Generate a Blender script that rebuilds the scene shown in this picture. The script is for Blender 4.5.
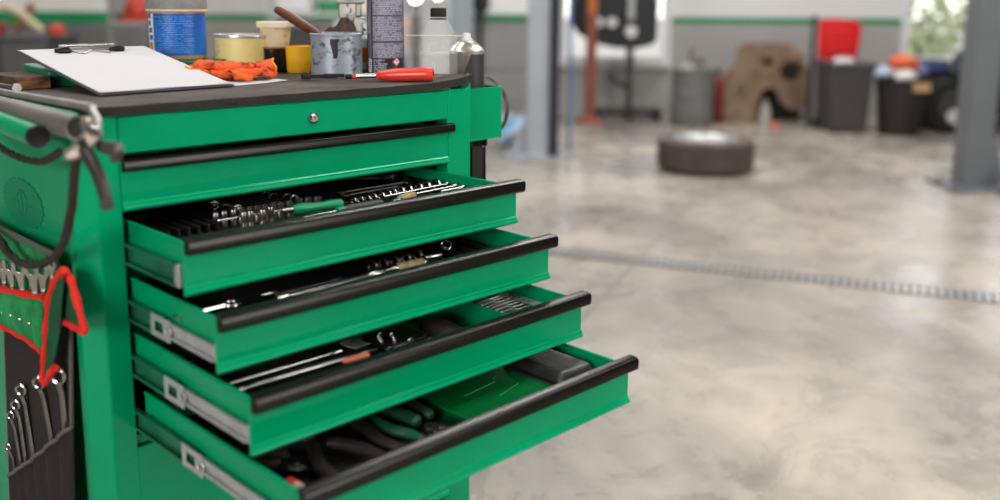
# ---- measured outlines (metres)
C = {
    'disc': [(-0.043, 0.249, 0.799), (-0.042, 0.16, 0.813), (-0.042, 0.257, 0.763)],
    'roll_strip': [(-0.062, 0.431, 0.765), (-0.062, 0.292, 0.762), (-0.062, 0.079, 0.763), (-0.062, 0.066, 0.758), (-0.062, 0.081, 0.756), (-0.062, 0.294, 0.752), (-0.062, 0.434, 0.755)],
    'roll_back': [(-0.06, 0.442, 0.753), (-0.06, 0.301, 0.75), (-0.06, 0.079, 0.756), (-0.06, 0.06, 0.743), (-0.06, 0.078, 0.688), (-0.06, 0.145, 0.602), (-0.06, 0.161, 0.6), (-0.06, 0.267, 0.599), (-0.06, 0.339, 0.594), (-0.06, 0.49, 0.578)],
    'pocket': [(-0.068, 0.448, 0.632), (-0.068, 0.297, 0.663), (-0.068, 0.2, 0.678), (-0.068, 0.101, 0.694), (-0.068, 0.111, 0.646), (-0.068, 0.129, 0.609), (-0.068, 0.241, 0.608), (-0.068, 0.312, 0.602), (-0.068, 0.46, 0.589)],
    'red1': [(-0.069, 0.444, 0.634), (-0.069, 0.294, 0.664), (-0.069, 0.197, 0.679), (-0.069, 0.102, 0.694)],
    'red2': [(-0.069, 0.456, 0.59), (-0.069, 0.308, 0.603), (-0.069, 0.238, 0.609), (-0.069, 0.172, 0.611), (-0.069, 0.131, 0.607)],
    'flapL': [(-0.08, 0.002, 0.755), (-0.08, 0.033, 0.732), (-0.08, 0.055, 0.704), (-0.08, 0.074, 0.665), (-0.08, 0.09, 0.62), (-0.08, 0.106, 0.578), (-0.08, 0.069, 0.601), (-0.08, 0.044, 0.638), (-0.08, 0.024, 0.671), (-0.08, 0.009, 0.715), (-0.08, -0.003, 0.744)],
    'flapLred': [(-0.081, -0.005, 0.758), (-0.081, 0.026, 0.737), (-0.081, 0.052, 0.709), (-0.081, 0.071, 0.666), (-0.081, 0.087, 0.621), (-0.081, 0.102, 0.581), (-0.081, 0.092, 0.58), (-0.081, 0.066, 0.602), (-0.081, 0.053, 0.611)],
    'flapR': [(-0.072, 0.017, 0.75), (-0.072, -0.0, 0.738), (-0.072, -0.014, 0.721), (-0.072, -0.033, 0.686), (-0.072, -0.0, 0.682), (-0.072, 0.034, 0.679), (-0.072, 0.035, 0.707)],
    'flapRred': [(-0.073, 0.017, 0.751), (-0.073, -0.001, 0.745), (-0.073, -0.014, 0.727), (-0.073, -0.036, 0.687), (-0.073, -0.032, 0.682), (-0.073, -0.003, 0.681), (-0.073, 0.031, 0.68)],
    'panel': [(-0.06, 0.315, 0.592), (-0.06, 0.321, 0.558), (-0.06, 0.36, 0.291), (-0.06, 0.372, 0.179), (-0.06, 0.094, 0.304), (-0.06, 0.082, 0.402), (-0.06, 0.064, 0.542), (-0.06, 0.045, 0.661), (-0.06, 0.08, 0.677), (-0.06, 0.198, 0.649)],
    'pocketedge': [(-0.066, 0.332, 0.346), (-0.066, 0.277, 0.38), (-0.066, 0.219, 0.414), (-0.066, 0.132, 0.47), (-0.066, 0.047, 0.525)],
    'pocketlow': [(-0.064, 0.339, 0.341), (-0.064, 0.052, 0.522), (-0.064, 0.079, 0.313), (-0.064, 0.358, 0.187)],
    'wl_head': [(-0.067, 0.313, 0.404), (-0.067, 0.287, 0.465), (-0.067, 0.259, 0.491), (-0.067, 0.229, 0.524), (-0.067, 0.15, 0.559), (-0.067, 0.072, 0.592)],
    'wl_foot': [(-0.064, 0.313, 0.362), (-0.064, 0.282, 0.384), (-0.064, 0.257, 0.4), (-0.064, 0.222, 0.424), (-0.064, 0.137, 0.472), (-0.064, 0.079, 0.507)],
    'wu_head': [(-0.066, 0.287, 0.694), (-0.066, 0.26, 0.7), (-0.066, 0.229, 0.705), (-0.066, 0.187, 0.71), (-0.066, 0.135, 0.718), (-0.066, 0.097, 0.725), (-0.066, 0.061, 0.744)],
    'wu_foot': [(-0.063, 0.296, 0.657), (-0.063, 0.269, 0.663), (-0.063, 0.234, 0.668), (-0.063, 0.192, 0.675), (-0.063, 0.143, 0.683), (-0.063, 0.112, 0.69), (-0.063, 0.074, 0.721)],
    'cord1': [(-0.085, 0.289, 0.909), (-0.085, 0.187, 0.893), (-0.085, 0.118, 0.888), (-0.085, 0.052, 0.89), (-0.085, 0.003, 0.9), (-0.08, -0.018, 0.911)],
    'cord2': [(-0.1, -0.12, 0.917), (-0.098, -0.105, 0.891), (-0.095, -0.085, 0.856), (-0.09, -0.053, 0.822), (-0.088, -0.024, 0.794), (-0.086, 0.019, 0.769), (-0.084, 0.078, 0.749), (-0.084, 0.139, 0.738), (-0.084, 0.194, 0.742), (-0.084, 0.224, 0.755), (-0.084, 0.31, 0.762)],
    'tube_green': [(-0.102, 0.29, 0.941), (-0.102, -0.013, 0.93)],
    'pipe': [(-0.079, 0.369, 0.948), (-0.079, -0.077, 0.945)],
    'rod': [(-0.066, 0.411, 0.962), (-0.066, -0.048, 0.969), (-0.068, -0.088, 0.968), (-0.07, -0.112, 0.958), (-0.072, -0.117, 0.946)],
    'clampbolt': [(-0.098, -0.176, 0.951)],
    'clamp': [(-0.095, -0.079, 0.926), (-0.095, -0.137, 0.957), (-0.095, -0.173, 0.958), (-0.095, -0.155, 0.929)],
    'lever': [(-0.1, -0.146, 0.933), (-0.104, -0.17, 0.923), (-0.106, -0.192, 0.911), (-0.108, -0.208, 0.898), (-0.11, -0.221, 0.885), (-0.11, -0.224, 0.875)],
    'brack': [(-0.085, -0.145, 0.94), (-0.085, -0.211, 0.943), (-0.085, -0.218, 0.936), (-0.085, -0.208, 0.922), (-0.085, -0.196, 0.924), (-0.085, -0.146, 0.927)],
    'hook': [(-0.1, -0.102, 0.915)],
    'd1_sock': [(0.142, 0.019, 0.788), (0.156, 0.02, 0.788), (0.172, 0.023, 0.788), (0.185, 0.023, 0.788), (0.198, 0.022, 0.788), (0.21, 0.02, 0.788), (0.222, 0.018, 0.788), (0.236, 0.019, 0.788), (0.248, 0.018, 0.788), (0.262, 0.015, 0.788), (0.285, 0.024, 0.788), (0.299, 0.021, 0.788), (0.314, 0.017, 0.788)],
    'd1_tall': [(0.17, -0.011, 0.788), (0.18, -0.012, 0.788), (0.198, -0.015, 0.788), (0.215, -0.008, 0.788)],
    'd1_wr': [(0.261, 0.082, 0.792), (0.171, 0.083, 0.792), (0.266, 0.066, 0.792), (0.165, 0.065, 0.792), (0.277, 0.046, 0.792), (0.174, 0.052, 0.792), (0.281, 0.032, 0.792), (0.183, 0.034, 0.792)],
    'd1_handle': [(0.223, -0.027, 0.792), (0.238, -0.031, 0.792), (0.267, -0.044, 0.792), (0.315, -0.044, 0.792)],
    'd1_sd': [(0.23, -0.071, 0.788), (0.291, -0.083, 0.788), (0.305, -0.073, 0.788), (0.373, -0.067, 0.788)],
    'd1_hook': [(0.358, -0.018, 0.788), (0.37, -0.019, 0.788), (0.383, -0.02, 0.788), (0.396, -0.019, 0.788), (0.413, -0.017, 0.788), (0.428, -0.015, 0.788), (0.442, -0.01, 0.788), (0.46, -0.008, 0.788), (0.477, -0.007, 0.788), (0.498, -0.008, 0.788), (0.516, -0.007, 0.788), (0.541, -0.003, 0.788)],
    'd1_ext': [(0.404, -0.034, 0.788), (0.562, -0.019, 0.788), (0.456, -0.05, 0.788), (0.557, -0.042, 0.788), (0.499, -0.062, 0.788), (0.555, -0.061, 0.788)],
    'd1_tape': [(0.395, -0.068, 0.788), (0.413, -0.064, 0.788), (0.449, -0.054, 0.788)],
    'd1_rat': [(0.453, 0.138, 0.788), (0.517, 0.099, 0.788), (0.386, 0.059, 0.788), (0.521, 0.057, 0.788), (0.377, 0.035, 0.788), (0.489, 0.036, 0.788)],
    'd1_small': [(0.543, 0.101, 0.788), (0.539, 0.079, 0.788), (0.54, 0.064, 0.788)],
    'd2_bar': [(0.125, -0.164, 0.709), (0.142, -0.165, 0.709), (0.148, -0.165, 0.709), (0.279, -0.157, 0.709), (0.281, -0.156, 0.709), (0.308, -0.153, 0.709)],
    'd2_open': [(0.05, -0.104, 0.705), (0.058, -0.123, 0.705), (0.083, -0.124, 0.705)],
    'd2_short': [(0.121, -0.13, 0.709), (0.148, -0.131, 0.709)],
    'd2_dull': [(0.138, -0.14, 0.709), (0.246, -0.14, 0.709)],
    'd2_arc': [(0.312, -0.125, 0.709), (0.334, -0.123, 0.709), (0.355, -0.124, 0.709), (0.376, -0.124, 0.709), (0.4, -0.122, 0.709)],
    'd2_flat': [(0.296, -0.138, 0.709), (0.329, -0.141, 0.709)],
    'd2_tape': [(0.324, -0.15, 0.709), (0.334, -0.153, 0.709), (0.355, -0.153, 0.709), (0.382, -0.153, 0.709), (0.389, -0.152, 0.709)],
    'd2_cyl': [(0.398, -0.137, 0.709), (0.421, -0.135, 0.709)],
    'd2_ring': [(0.457, -0.123, 0.717)],
    'd2_div': [(0.449, -0.116, 0.705), (0.518, -0.112, 0.705), (0.479, -0.119, 0.705), (0.553, -0.118, 0.705), (0.525, -0.128, 0.705), (0.596, -0.121, 0.705)],
    'd3_rodA': [(0.034, -0.198, 0.631), (0.043, -0.198, 0.631), (0.187, -0.198, 0.631), (0.2, -0.2, 0.631)],
    'd3_rodB': [(0.035, -0.224, 0.631), (0.055, -0.227, 0.631), (0.201, -0.232, 0.631), (0.239, -0.228, 0.631)],
    'd3_red': [(0.18, -0.232, 0.627), (0.219, -0.235, 0.627)],
    'd3_bits': [(0.218, -0.176, 0.631), (0.217, -0.183, 0.631), (0.216, -0.189, 0.631), (0.216, -0.195, 0.631), (0.217, -0.201, 0.631), (0.219, -0.206, 0.631)],
    'd3_beads': [(0.28, -0.181, 0.631), (0.272, -0.188, 0.631), (0.267, -0.198, 0.631), (0.262, -0.207, 0.631), (0.29, -0.194, 0.631), (0.283, -0.208, 0.631), (0.278, -0.216, 0.631), (0.294, -0.229, 0.631), (0.299, -0.228, 0.631), (0.313, -0.247, 0.631), (0.318, -0.246, 0.631)],
    'd3_case': [(0.257, -0.232, 0.629), (0.324, -0.23, 0.629), (0.334, -0.205, 0.629), (0.272, -0.203, 0.629)],
    'd3_lump': [(0.358, -0.22, 0.627), (0.396, -0.226, 0.627)],
    'd3_div': [(0.439, -0.166, 0.637), (0.42, -0.258, 0.637)],
    'd3_punchL': [(0.48, -0.166, 0.627), (0.481, -0.174, 0.627), (0.482, -0.185, 0.627), (0.481, -0.195, 0.627), (0.482, -0.205, 0.627), (0.481, -0.217, 0.627), (0.479, -0.23, 0.627)],
    'd3_punchR': [(0.56, -0.158, 0.627), (0.559, -0.168, 0.627), (0.559, -0.18, 0.627), (0.559, -0.191, 0.627), (0.559, -0.202, 0.627), (0.559, -0.213, 0.627), (0.559, -0.226, 0.627)],
    'd4_box': [(0.307, -0.271, 0.545), (0.466, -0.248, 0.545), (0.478, -0.34, 0.545), (0.309, -0.342, 0.545)],
    'd4_case': [(0.481, -0.271, 0.569), (0.554, -0.27, 0.569), (0.549, -0.347, 0.569), (0.46, -0.355, 0.569)],
    'p1': [(0.25, -0.322, 0.544), (0.252, -0.299, 0.544), (0.252, -0.27, 0.544), (0.235, -0.226, 0.544), (0.276, -0.297, 0.544), (0.279, -0.259, 0.544), (0.283, -0.226, 0.544), (0.248, -0.345, 0.544), (0.264, -0.34, 0.544)],
    'p2a': [(0.227, -0.221, 0.539), (0.217, -0.256, 0.539), (0.218, -0.285, 0.539), (0.227, -0.307, 0.539), (0.231, -0.334, 0.539)],
    'p2b': [(0.193, -0.232, 0.539), (0.197, -0.261, 0.539), (0.188, -0.293, 0.539), (0.191, -0.319, 0.539), (0.197, -0.336, 0.539)],
    'p3a': [(0.134, -0.255, 0.539), (0.147, -0.269, 0.539), (0.158, -0.296, 0.539), (0.163, -0.323, 0.539), (0.165, -0.34, 0.539)],
    'p3b': [(0.122, -0.241, 0.539), (0.111, -0.265, 0.539), (0.096, -0.298, 0.539), (0.09, -0.323, 0.539), (0.087, -0.341, 0.539)],
    'p4': [(0.068, -0.261, 0.539), (0.072, -0.271, 0.539), (0.08, -0.28, 0.539), (0.082, -0.295, 0.539), (0.083, -0.253, 0.539), (0.058, -0.248, 0.539)],
    'p4red': [(0.041, -0.313, 0.544), (0.042, -0.347, 0.544)],
    'dummy': [(0.011, 0.077, 0.96)],
}
import bpy, bmesh, math, random
from mathutils import Vector, Matrix, Euler
random.seed(7)
PI = math.pi
for o in list(bpy.data.objects): bpy.data.objects.remove(o)
SC = bpy.context.scene
COL = SC.collection

# ---------------------------------------------------------------- camera, world, light, exposure
CAMLOC = Vector((-0.5166, -1.2250, 1.0970)); YAW, PITCH, ROLL = 0.78027, 0.17389, 0.00693
def cam_axes():
    fw = Vector((math.sin(YAW)*math.cos(PITCH), math.cos(YAW)*math.cos(PITCH), -math.sin(PITCH)))
    r = Vector((math.cos(YAW), -math.sin(YAW), 0)); u = r.cross(fw)
    return r*math.cos(ROLL)+u*math.sin(ROLL), -r*math.sin(ROLL)+u*math.cos(ROLL), fw
_r, _u, _f = cam_axes()
cd = bpy.data.cameras.new('camera'); cam = bpy.data.objects.new('camera', cd); COL.objects.link(cam)
cam.matrix_world = Matrix(((_r.x, _u.x, -_f.x, CAMLOC.x), (_r.y, _u.y, -_f.y, CAMLOC.y), (_r.z, _u.z, -_f.z, CAMLOC.z), (0, 0, 0, 1)))
cd.sensor_width = 36; cd.lens = 36*963.6/1000; cd.shift_y = -0.081; cd.clip_start = 0.05; cd.clip_end = 200
cd.dof.use_dof = True; cd.dof.focus_distance = 1.55; cd.dof.aperture_fstop = 1.7; cd.dof.aperture_blades = 0
SC.camera = cam
SC.view_settings.view_transform = 'Standard'; SC.view_settings.look = 'None'
SC.view_settings.exposure = -0.08; SC.view_settings.gamma = 1.0; SC.view_settings.use_curve_mapping = False
SC.cycles.use_denoising = True
SC.cycles.max_bounces = 7; SC.cycles.diffuse_bounces = 4; SC.cycles.glossy_bounces = 4; SC.cycles.transmission_bounces = 7; SC.cycles.transparent_max_bounces = 8
SC.cycles.sample_clamp_indirect = 6.0; SC.cycles.caustics_reflective = False; SC.cycles.caustics_refractive = False

w = bpy.data.worlds.new('sky'); SC.world = w; w.use_nodes = True
nt = w.node_tree; nt.nodes.clear()
wo = nt.nodes.new('ShaderNodeOutputWorld'); bg = nt.nodes.new('ShaderNodeBackground')
tc = nt.nodes.new('ShaderNodeTexCoord'); sp = nt.nodes.new('ShaderNodeSeparateXYZ'); cr = nt.nodes.new('ShaderNodeValToRGB')
nt.links.new(tc.outputs['Generated'], sp.inputs[0]); nt.links.new(sp.outputs['Z'], cr.inputs[0]); nt.links.new(cr.outputs[0], bg.inputs[0]); nt.links.new(bg.outputs[0], wo.inputs[0])
cr.color_ramp.elements[0].position = 0.0; cr.color_ramp.elements[0].color = (1.0, 0.97, 0.93, 1)
cr.color_ramp.elements[1].position = 0.6; cr.color_ramp.elements[1].color = (0.90, 0.95, 1.0, 1)
bg.inputs[1].default_value = 2.4

def area(name, loc, target, sx, sy, power, color=(1, 1, 1)):
    l = bpy.data.lights.new(name, 'AREA'); l.shape = 'RECTANGLE'; l.size = sx; l.size_y = sy; l.energy = power; l.color = color
    o = bpy.data.objects.new(name, l); COL.objects.link(o); o.location = loc
    o.rotation_euler = (Vector(target)-Vector(loc)).to_track_quat('-Z', 'Y').to_euler()
    return o
def room_(r, d, z): return Vector((CAMLOC.x, CAMLOC.y, 0))+Vector((math.cos(YAW), -math.sin(YAW), 0))*r+Vector((math.sin(YAW), math.cos(YAW), 0))*d+Vector((0, 0, z))
# daylight through the open garage door on the right, ceiling lamp panels, daylight through the windows of the back wall
area('daylight_garage_door', (2.35, -4.7, 1.9), (0.3, 0.0, 0.8), 1.2, 2.4, 110, (1.0, 0.98, 0.95))
area('side_fill_light', (-5.2, -2.2, 2.2), (0.0, 0.0, 0.8), 2.4, 2.4, 230, (1.0, 0.98, 0.96))  # added fill light that brightens the cabinet's left side
for k_, (r_, d_, e_) in enumerate(((1.2, 0.35, 50), (-2.0, 2.2, 60), (2.6, 3.2, 110), (0.5, 6.6, 150), (4.2, 6.6, 100), (-3.5, 6.0, 90), (2.5, -2.5, 60))):  # the first panel is an extra light added for the drawer lips
    area('ceiling_lamp', room_(r_, d_, 4.35), room_(r_, d_, 0), 2.4, 0.6, e_, (1.0, 0.98, 0.95))

# ---------------------------------------------------------------- materials
def lin(c):
    c = c/255.0
    return c/12.92 if c <= 0.04045 else ((c+0.055)/1.055)**2.4
def rgb(r, g, b): return (lin(r), lin(g), lin(b), 1)
MATS = {}
def mat(name, col, rough=0.5, metal=0.0, var=0.0, scale=20.0, bump=0.0, bscale=60.0, coat=0.0, spec=0.5, emit=None, estr=1.0, trans=0.0, ior=1.45, col2=None, stretch=None, vthr=(0.35, 0.65), alpha=1.0, rvar=0.0, tint=None):
    if name in MATS: return MATS[name]
    m = bpy.data.materials.new(name); m.use_nodes = True; MATS[name] = m
    t = m.node_tree; b = t.nodes['Principled BSDF']
    b.inputs['Base Color'].default_value = col; b.inputs['Roughness'].default_value = rough; b.inputs['Metallic'].default_value = metal
    b.inputs['Coat Weight'].default_value = coat; b.inputs['Coat Roughness'].default_value = 0.10
    b.inputs['Specular IOR Level'].default_value = spec; b.inputs['IOR'].default_value = ior
    b.inputs['Transmission Weight'].default_value = trans; b.inputs['Alpha'].default_value = alpha
    if tint: b.inputs['Specular Tint'].default_value = tint
    if emit: b.inputs['Emission Color'].default_value = emit; b.inputs['Emission Strength'].default_value = estr
    tc = t.nodes.new('ShaderNodeTexCoord'); mp = t.nodes.new('ShaderNodeMapping'); t.links.new(tc.outputs['Object'], mp.inputs[0])
    if stretch: mp.inputs['Scale'].default_value = stretch
    if var or col2:
        n = t.nodes.new('ShaderNodeTexNoise'); n.inputs['Scale'].default_value = scale; n.inputs['Detail'].default_value = 6; n.inputs['Roughness'].default_value = 0.6
        t.links.new(mp.outputs[0], n.inputs['Vector'])
        r = t.nodes.new('ShaderNodeValToRGB'); r.color_ramp.elements[0].position = vthr[0]; r.color_ramp.elements[1].position = vthr[1]
        c2 = col2 if col2 else tuple(max(0, x*(1-var)) for x in col[:3])+(1,)
        r.color_ramp.elements[0].color = c2; r.color_ramp.elements[1].color = col
        t.links.new(n.outputs['Fac'], r.inputs[0]); t.links.new(r.outputs[0], b.inputs['Base Color'])
    if rvar:
        n3 = t.nodes.new('ShaderNodeTexNoise'); n3.inputs['Scale'].default_value = scale*0.7; n3.inputs['Detail'].default_value = 5
        mr = t.nodes.new('ShaderNodeMapRange'); mr.inputs[1].default_value = 0.3; mr.inputs[2].default_value = 0.7; mr.inputs[3].default_value = rough; mr.inputs[4].default_value = rough+rvar
        t.links.new(mp.outputs[0], n3.inputs['Vector']); t.links.new(n3.outputs['Fac'], mr.inputs[0]); t.links.new(mr.outputs[0], b.inputs['Roughness'])
    if bump:
        n2 = t.nodes.new('ShaderNodeTexNoise'); n2.inputs['Scale'].default_value = bscale; n2.inputs['Detail'].default_value = 4
        bp = t.nodes.new('ShaderNodeBump'); bp.inputs['Strength'].default_value = bump; bp.inputs['Distance'].default_value = 0.01
        t.links.new(mp.outputs[0], n2.inputs['Vector']); t.links.new(n2.outputs['Fac'], bp.inputs['Height']); t.links.new(bp.outputs[0], b.inputs['Normal'])
    return m
GREEN = rgb(0, 154, 103)
m_green = mat('green_enamel', GREEN, 0.30, var=0.10, scale=9, bump=0.02, bscale=7, coat=0.18, spec=0.35, tint=(0.05, 1.0, 0.72, 1), vthr=(0.3, 0.6), rvar=0.10)
m_green_in = mat('green_enamel_inside', rgb(0, 140, 92), 0.4, var=0.2, scale=14, tint=(0.05, 1.0, 0.72, 1))
m_black = mat('black_plastic_grip', rgb(14, 10, 9), 0.26, var=0.2, scale=30, bump=0.01, bscale=90, spec=0.27)
m_blackmatte = mat('black_matte', rgb(24, 24, 24), 0.7, var=0.3, scale=40)
m_foam = mat('black_foam', rgb(26, 27, 27), 0.85, var=0.3, scale=60, bump=0.2, bscale=300)
m_chrome = mat('chrome', rgb(190, 188, 185), 0.22, 1.0, var=0.15, scale=60)
m_steel = mat('brushed_steel', rgb(165, 162, 158), 0.35, 1.0, var=0.3, scale=50)
m_dsteel = mat('dark_worn_steel', rgb(110, 105, 100), 0.42, 1.0, var=0.4, scale=60)
m_zinc = mat('zinc_slide', rgb(214, 216, 218), 0.35, 0.6, var=0.25, scale=25, coat=0.1)
m_slidegreen = mat('green_slide', rgb(60, 150, 125), 0.22, 0.6, var=0.3, scale=16)
m_rubber = mat('rubber_mat', rgb(34, 31, 30), 0.7, bump=0.4, bscale=90)
m_matdust = mat('rubber_mat_dusty_top', rgb(90, 81, 74), 0.8, col2=rgb(62, 55, 50), scale=14, bump=0.25, bscale=160)
m_paper = mat('white_paper', rgb(206, 204, 207), 0.8, spec=0.2)
m_rust = mat('rusty_brown', rgb(120, 76, 50), 0.8, var=0.5, scale=40)

# ---------------------------------------------------------------- mesh helpers
class MB:
    def __init__(s): s.bm = bmesh.new()
    def box(s, c, d, rot=None):
        g = bmesh.ops.create_cube(s.bm, size=1)['verts']
        M_ = Matrix.Translation(Vector(c)) @ (rot.to_matrix().to_4x4() if rot else Matrix.Identity(4)) @ Matrix.Diagonal((d[0], d[1], d[2], 1))
        bmesh.ops.transform(s.bm, matrix=M_, verts=g); return s
    def bb(s, a, b):
        return s.box([(a[i]+b[i])/2 for i in range(3)], [abs(b[i]-a[i]) for i in range(3)])
    def prism(s, pts, vec):
        """closed polygon (3D points) extruded by vec"""
        vec = Vector(vec); a = [s.bm.verts.new(Vector(p)) for p in pts]; b = [s.bm.verts.new(Vector(p)+vec) for p in pts]
        n = len(pts)
        s.bm.faces.new(a[::-1]); s.bm.faces.new(b)
        for i in range(n): s.bm.faces.new((a[i], a[(i+1) % n], b[(i+1) % n], b[i]))
        return s
    def tube(s, pts, r, n=10, closed=False, caps=True, flat=1.0, up=None):
        pts = [Vector(p) for p in pts]; m = len(pts)
        rs = r if isinstance(r, (list, tuple)) else [r]*m
        rings = []; prev = None
        for i, p in enumerate(pts):
            if closed: t = pts[(i+1) % m]-pts[i-1]
            else: t = pts[min(i+1, m-1)]-pts[max(i-1, 0)]
            if t.length < 1e-9: t = Vector((0, 0, 1))
            t.normalize()
            if prev is None:
                a = Vector(up) if up else (Vector((0, 0, 1)) if abs(t.z) < 0.9 else Vector((1, 0, 0)))
            else: a = prev
            x = (a - t*a.dot(t));
            if x.length < 1e-6: x = t.orthogonal()
            x.normalize(); y = t.cross(x); prev = x
            rings.append([s.bm.verts.new(p + (x*math.cos(2*PI*k/n)*flat + y*math.sin(2*PI*k/n))*rs[i]) for k in range(n)])
        for i in range(m if closed else m-1):
            A = rings[i]; B = rings[(i+1) % m]
            for k in range(n): s.bm.faces.new((A[k], A[(k+1) % n], B[(k+1) % n], B[k]))
        if not closed and caps:
            s.bm.faces.new(rings[0][::-1]); s.bm.faces.new(rings[-1])
        return s
    def cyl(s, a, b, r, n=20, r2=None):
        return s.tube([a, b], [r, r if r2 is None else r2], n)
    def lathe(s, prof, c=(0, 0, 0), n=32, axis='Z', sx=1, sy=1, ang=2*PI, caps=True):
        """prof: (radius, height) pairs"""
        c = Vector(c); rings = []
        full = abs(ang-2*PI) < 1e-6; nn = n if full else n+1
        for (r, h) in prof:
            ring = []
            for k in range(nn):
                a = ang*k/n
                x, y, z = r*math.cos(a)*sx, r*math.sin(a)*sy, h
                v = Vector((x, y, z)) if axis == 'Z' else (Vector((z, x, y)) if axis == 'X' else Vector((y, z, x)))
                ring.append(s.bm.verts.new(c+v))
            rings.append(ring)
        for i in range(len(rings)-1):
            A, B = rings[i], rings[i+1]
            for k in range(n): s.bm.faces.new((A[k], A[(k+1) % nn], B[(k+1) % nn], B[k]))
        if full and caps and prof[0] != prof[-1]:
            if prof[0][0] > 1e-6: s.bm.faces.new(rings[0][::-1])
            if prof[-1][0] > 1e-6: s.bm.faces.new(rings[-1])
        return s
    def ring(s, c, R, r, normal=(0, 0, 1), n=24, m=8, a0=0, a1=2*PI, flat=1.0, ref=None):
        nv = Vector(normal).normalized(); x = (Vector(ref) if ref else nv.orthogonal()); x = (x-nv*x.dot(nv)).normalized(); y = nv.cross(x); c = Vector(c)
        full = abs(a1-a0-2*PI) < 1e-6
        k = n if full else n+1
        pts = [c+(x*math.cos(a0+(a1-a0)*i/n)+y*math.sin(a0+(a1-a0)*i/n))*R for i in range(k)]
        return s.tube(pts, r, m, closed=full, flat=flat, up=nv)
    def sheet(s, grid, thick=None):
        """grid of points [row][col]; optional solid thickness vector"""
        g = [[s.bm.verts.new(Vector(p)) for p in row] for row in grid]
        R_, C_ = len(g), len(g[0])
        for i in range(R_-1):
            for j in range(C_-1): s.bm.faces.new((g[i][j], g[i][j+1], g[i+1][j+1], g[i+1][j]))
        if thick is not None:
            t = Vector(thick)
            h = [[s.bm.verts.new(Vector(p)+t) for p in row] for row in grid]
            for i in range(R_-1):
                for j in range(C_-1): s.bm.faces.new((h[i][j], h[i+1][j], h[i+1][j+1], h[i][j+1]))
            for j in range(C_-1):
                s.bm.faces.new((g[0][j], h[0][j], h[0][j+1], g[0][j+1])); s.bm.faces.new((g[-1][j], g[-1][j+1], h[-1][j+1], h[-1][j]))
            for i in range(R_-1):
                s.bm.faces.new((g[i][0], g[i+1][0], h[i+1][0], h[i][0])); s.bm.faces.new((g[i][-1], h[i][-1], h[i+1][-1], g[i+1][-1]))
        return s
    def build(s, name, m, parent=None, bevel=0.0, smooth=True, segs=2, sub=0, solid=0.0):
        bmesh.ops.remove_doubles(s.bm, verts=s.bm.verts, dist=1e-6)
        bmesh.ops.recalc_face_normals(s.bm, faces=s.bm.faces)
        me = bpy.data.meshes.new(name); s.bm.to_mesh(me); s.bm.free()
        ms = m if isinstance(m, (list, tuple)) else [m]
        for q in ms: me.materials.append(q)
        o = bpy.data.objects.new(name, me); COL.objects.link(o)
        if parent: o.parent = parent
        if solid:
            q = o.modifiers.new('solid', 'SOLIDIFY'); q.thickness = solid; q.offset = 0
        if bevel:
            q = o.modifiers.new('bevel', 'BEVEL'); q.width = bevel; q.segments = segs; q.limit_method = 'ANGLE'; q.angle_limit = 0.6
        if sub:
            q = o.modifiers.new('sub', 'SUBSURF'); q.levels = sub; q.render_levels = sub
        if smooth:
            for p in me.polygons: p.use_smooth = True
            try: me.set_sharp_from_angle(angle=math.radians(38))
            except Exception: pass
        return o
def tag(o, label=None, cat=None, group=None, kind=None):
    if label: o['label'] = label
    if cat: o['category'] = cat
    if group: o['group'] = group
    if kind: o['kind'] = kind
    return o
def thing(name, label, cat, loc=(0, 0, 0), rot=(0, 0, 0), group=None):
    o = bpy.data.objects.new(name, None); COL.objects.link(o); o.empty_display_size = 0.02
    o.location = loc; o.rotation_euler = rot
    return tag(o, label, cat, group)
def dup(root, loc, rot=None, label=None, group=None, scale=None):
    def cp(o, par):
        c = o.copy(); COL.objects.link(c); c.parent = par
        for ch in KIDS(o): cp(ch, c)
        return c
    r = cp(root, None); r.location = loc
    if rot is not None: r.rotation_euler = rot
    if scale is not None: r.scale = (scale,)*3 if not hasattr(scale, '__len__') else scale
    if label: r['label'] = label
    if group: r['group'] = group
    return r
def KIDS(o): return [c for c in bpy.data.objects if c.parent == o]
def arc(c, r, a0, a1, n, plane='XY'):
    out = []
    for i in range(n+1):
        a = a0+(a1-a0)*i/n; p, q = r*math.cos(a), r*math.sin(a)
        out.append((c[0]+p, c[1]+q, c[2]) if plane == 'XY' else ((c[0]+p, c[1], c[2]+q) if plane == 'XZ' else (c[0], c[1]+p, c[2]+q)))
    return out
def bez(p, n=20):
    """smooth Catmull-Rom through points"""
    p = [Vector(q) for q in p]; p = [2*p[0]-p[1]]+p+[2*p[-1]-p[-2]]; out = []
    for i in range(1, len(p)-2):
        for k in range(n):
            t = k/n; a, b, c, d = p[i-1], p[i], p[i+1], p[i+2]
            out.append(0.5*((2*b)+(c-a)*t+(2*a-5*b+4*c-d)*t*t+(-a+3*b-3*c+d)*t**3))
    out.append(p[-2]); return out

RR = Vector((math.cos(YAW), -math.sin(YAW), 0)); DD = Vector((math.sin(YAW), math.cos(YAW), 0))
CF = Vector((CAMLOC.x, CAMLOC.y, 0))
def room(r, d, z=0.0): return CF+RR*r+DD*d+Vector((0, 0, z))      # metres to the right of / ahead of the spot where the photographer stood
RZ = -YAW                                                          # rotation that lines local x up with the back wall
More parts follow.
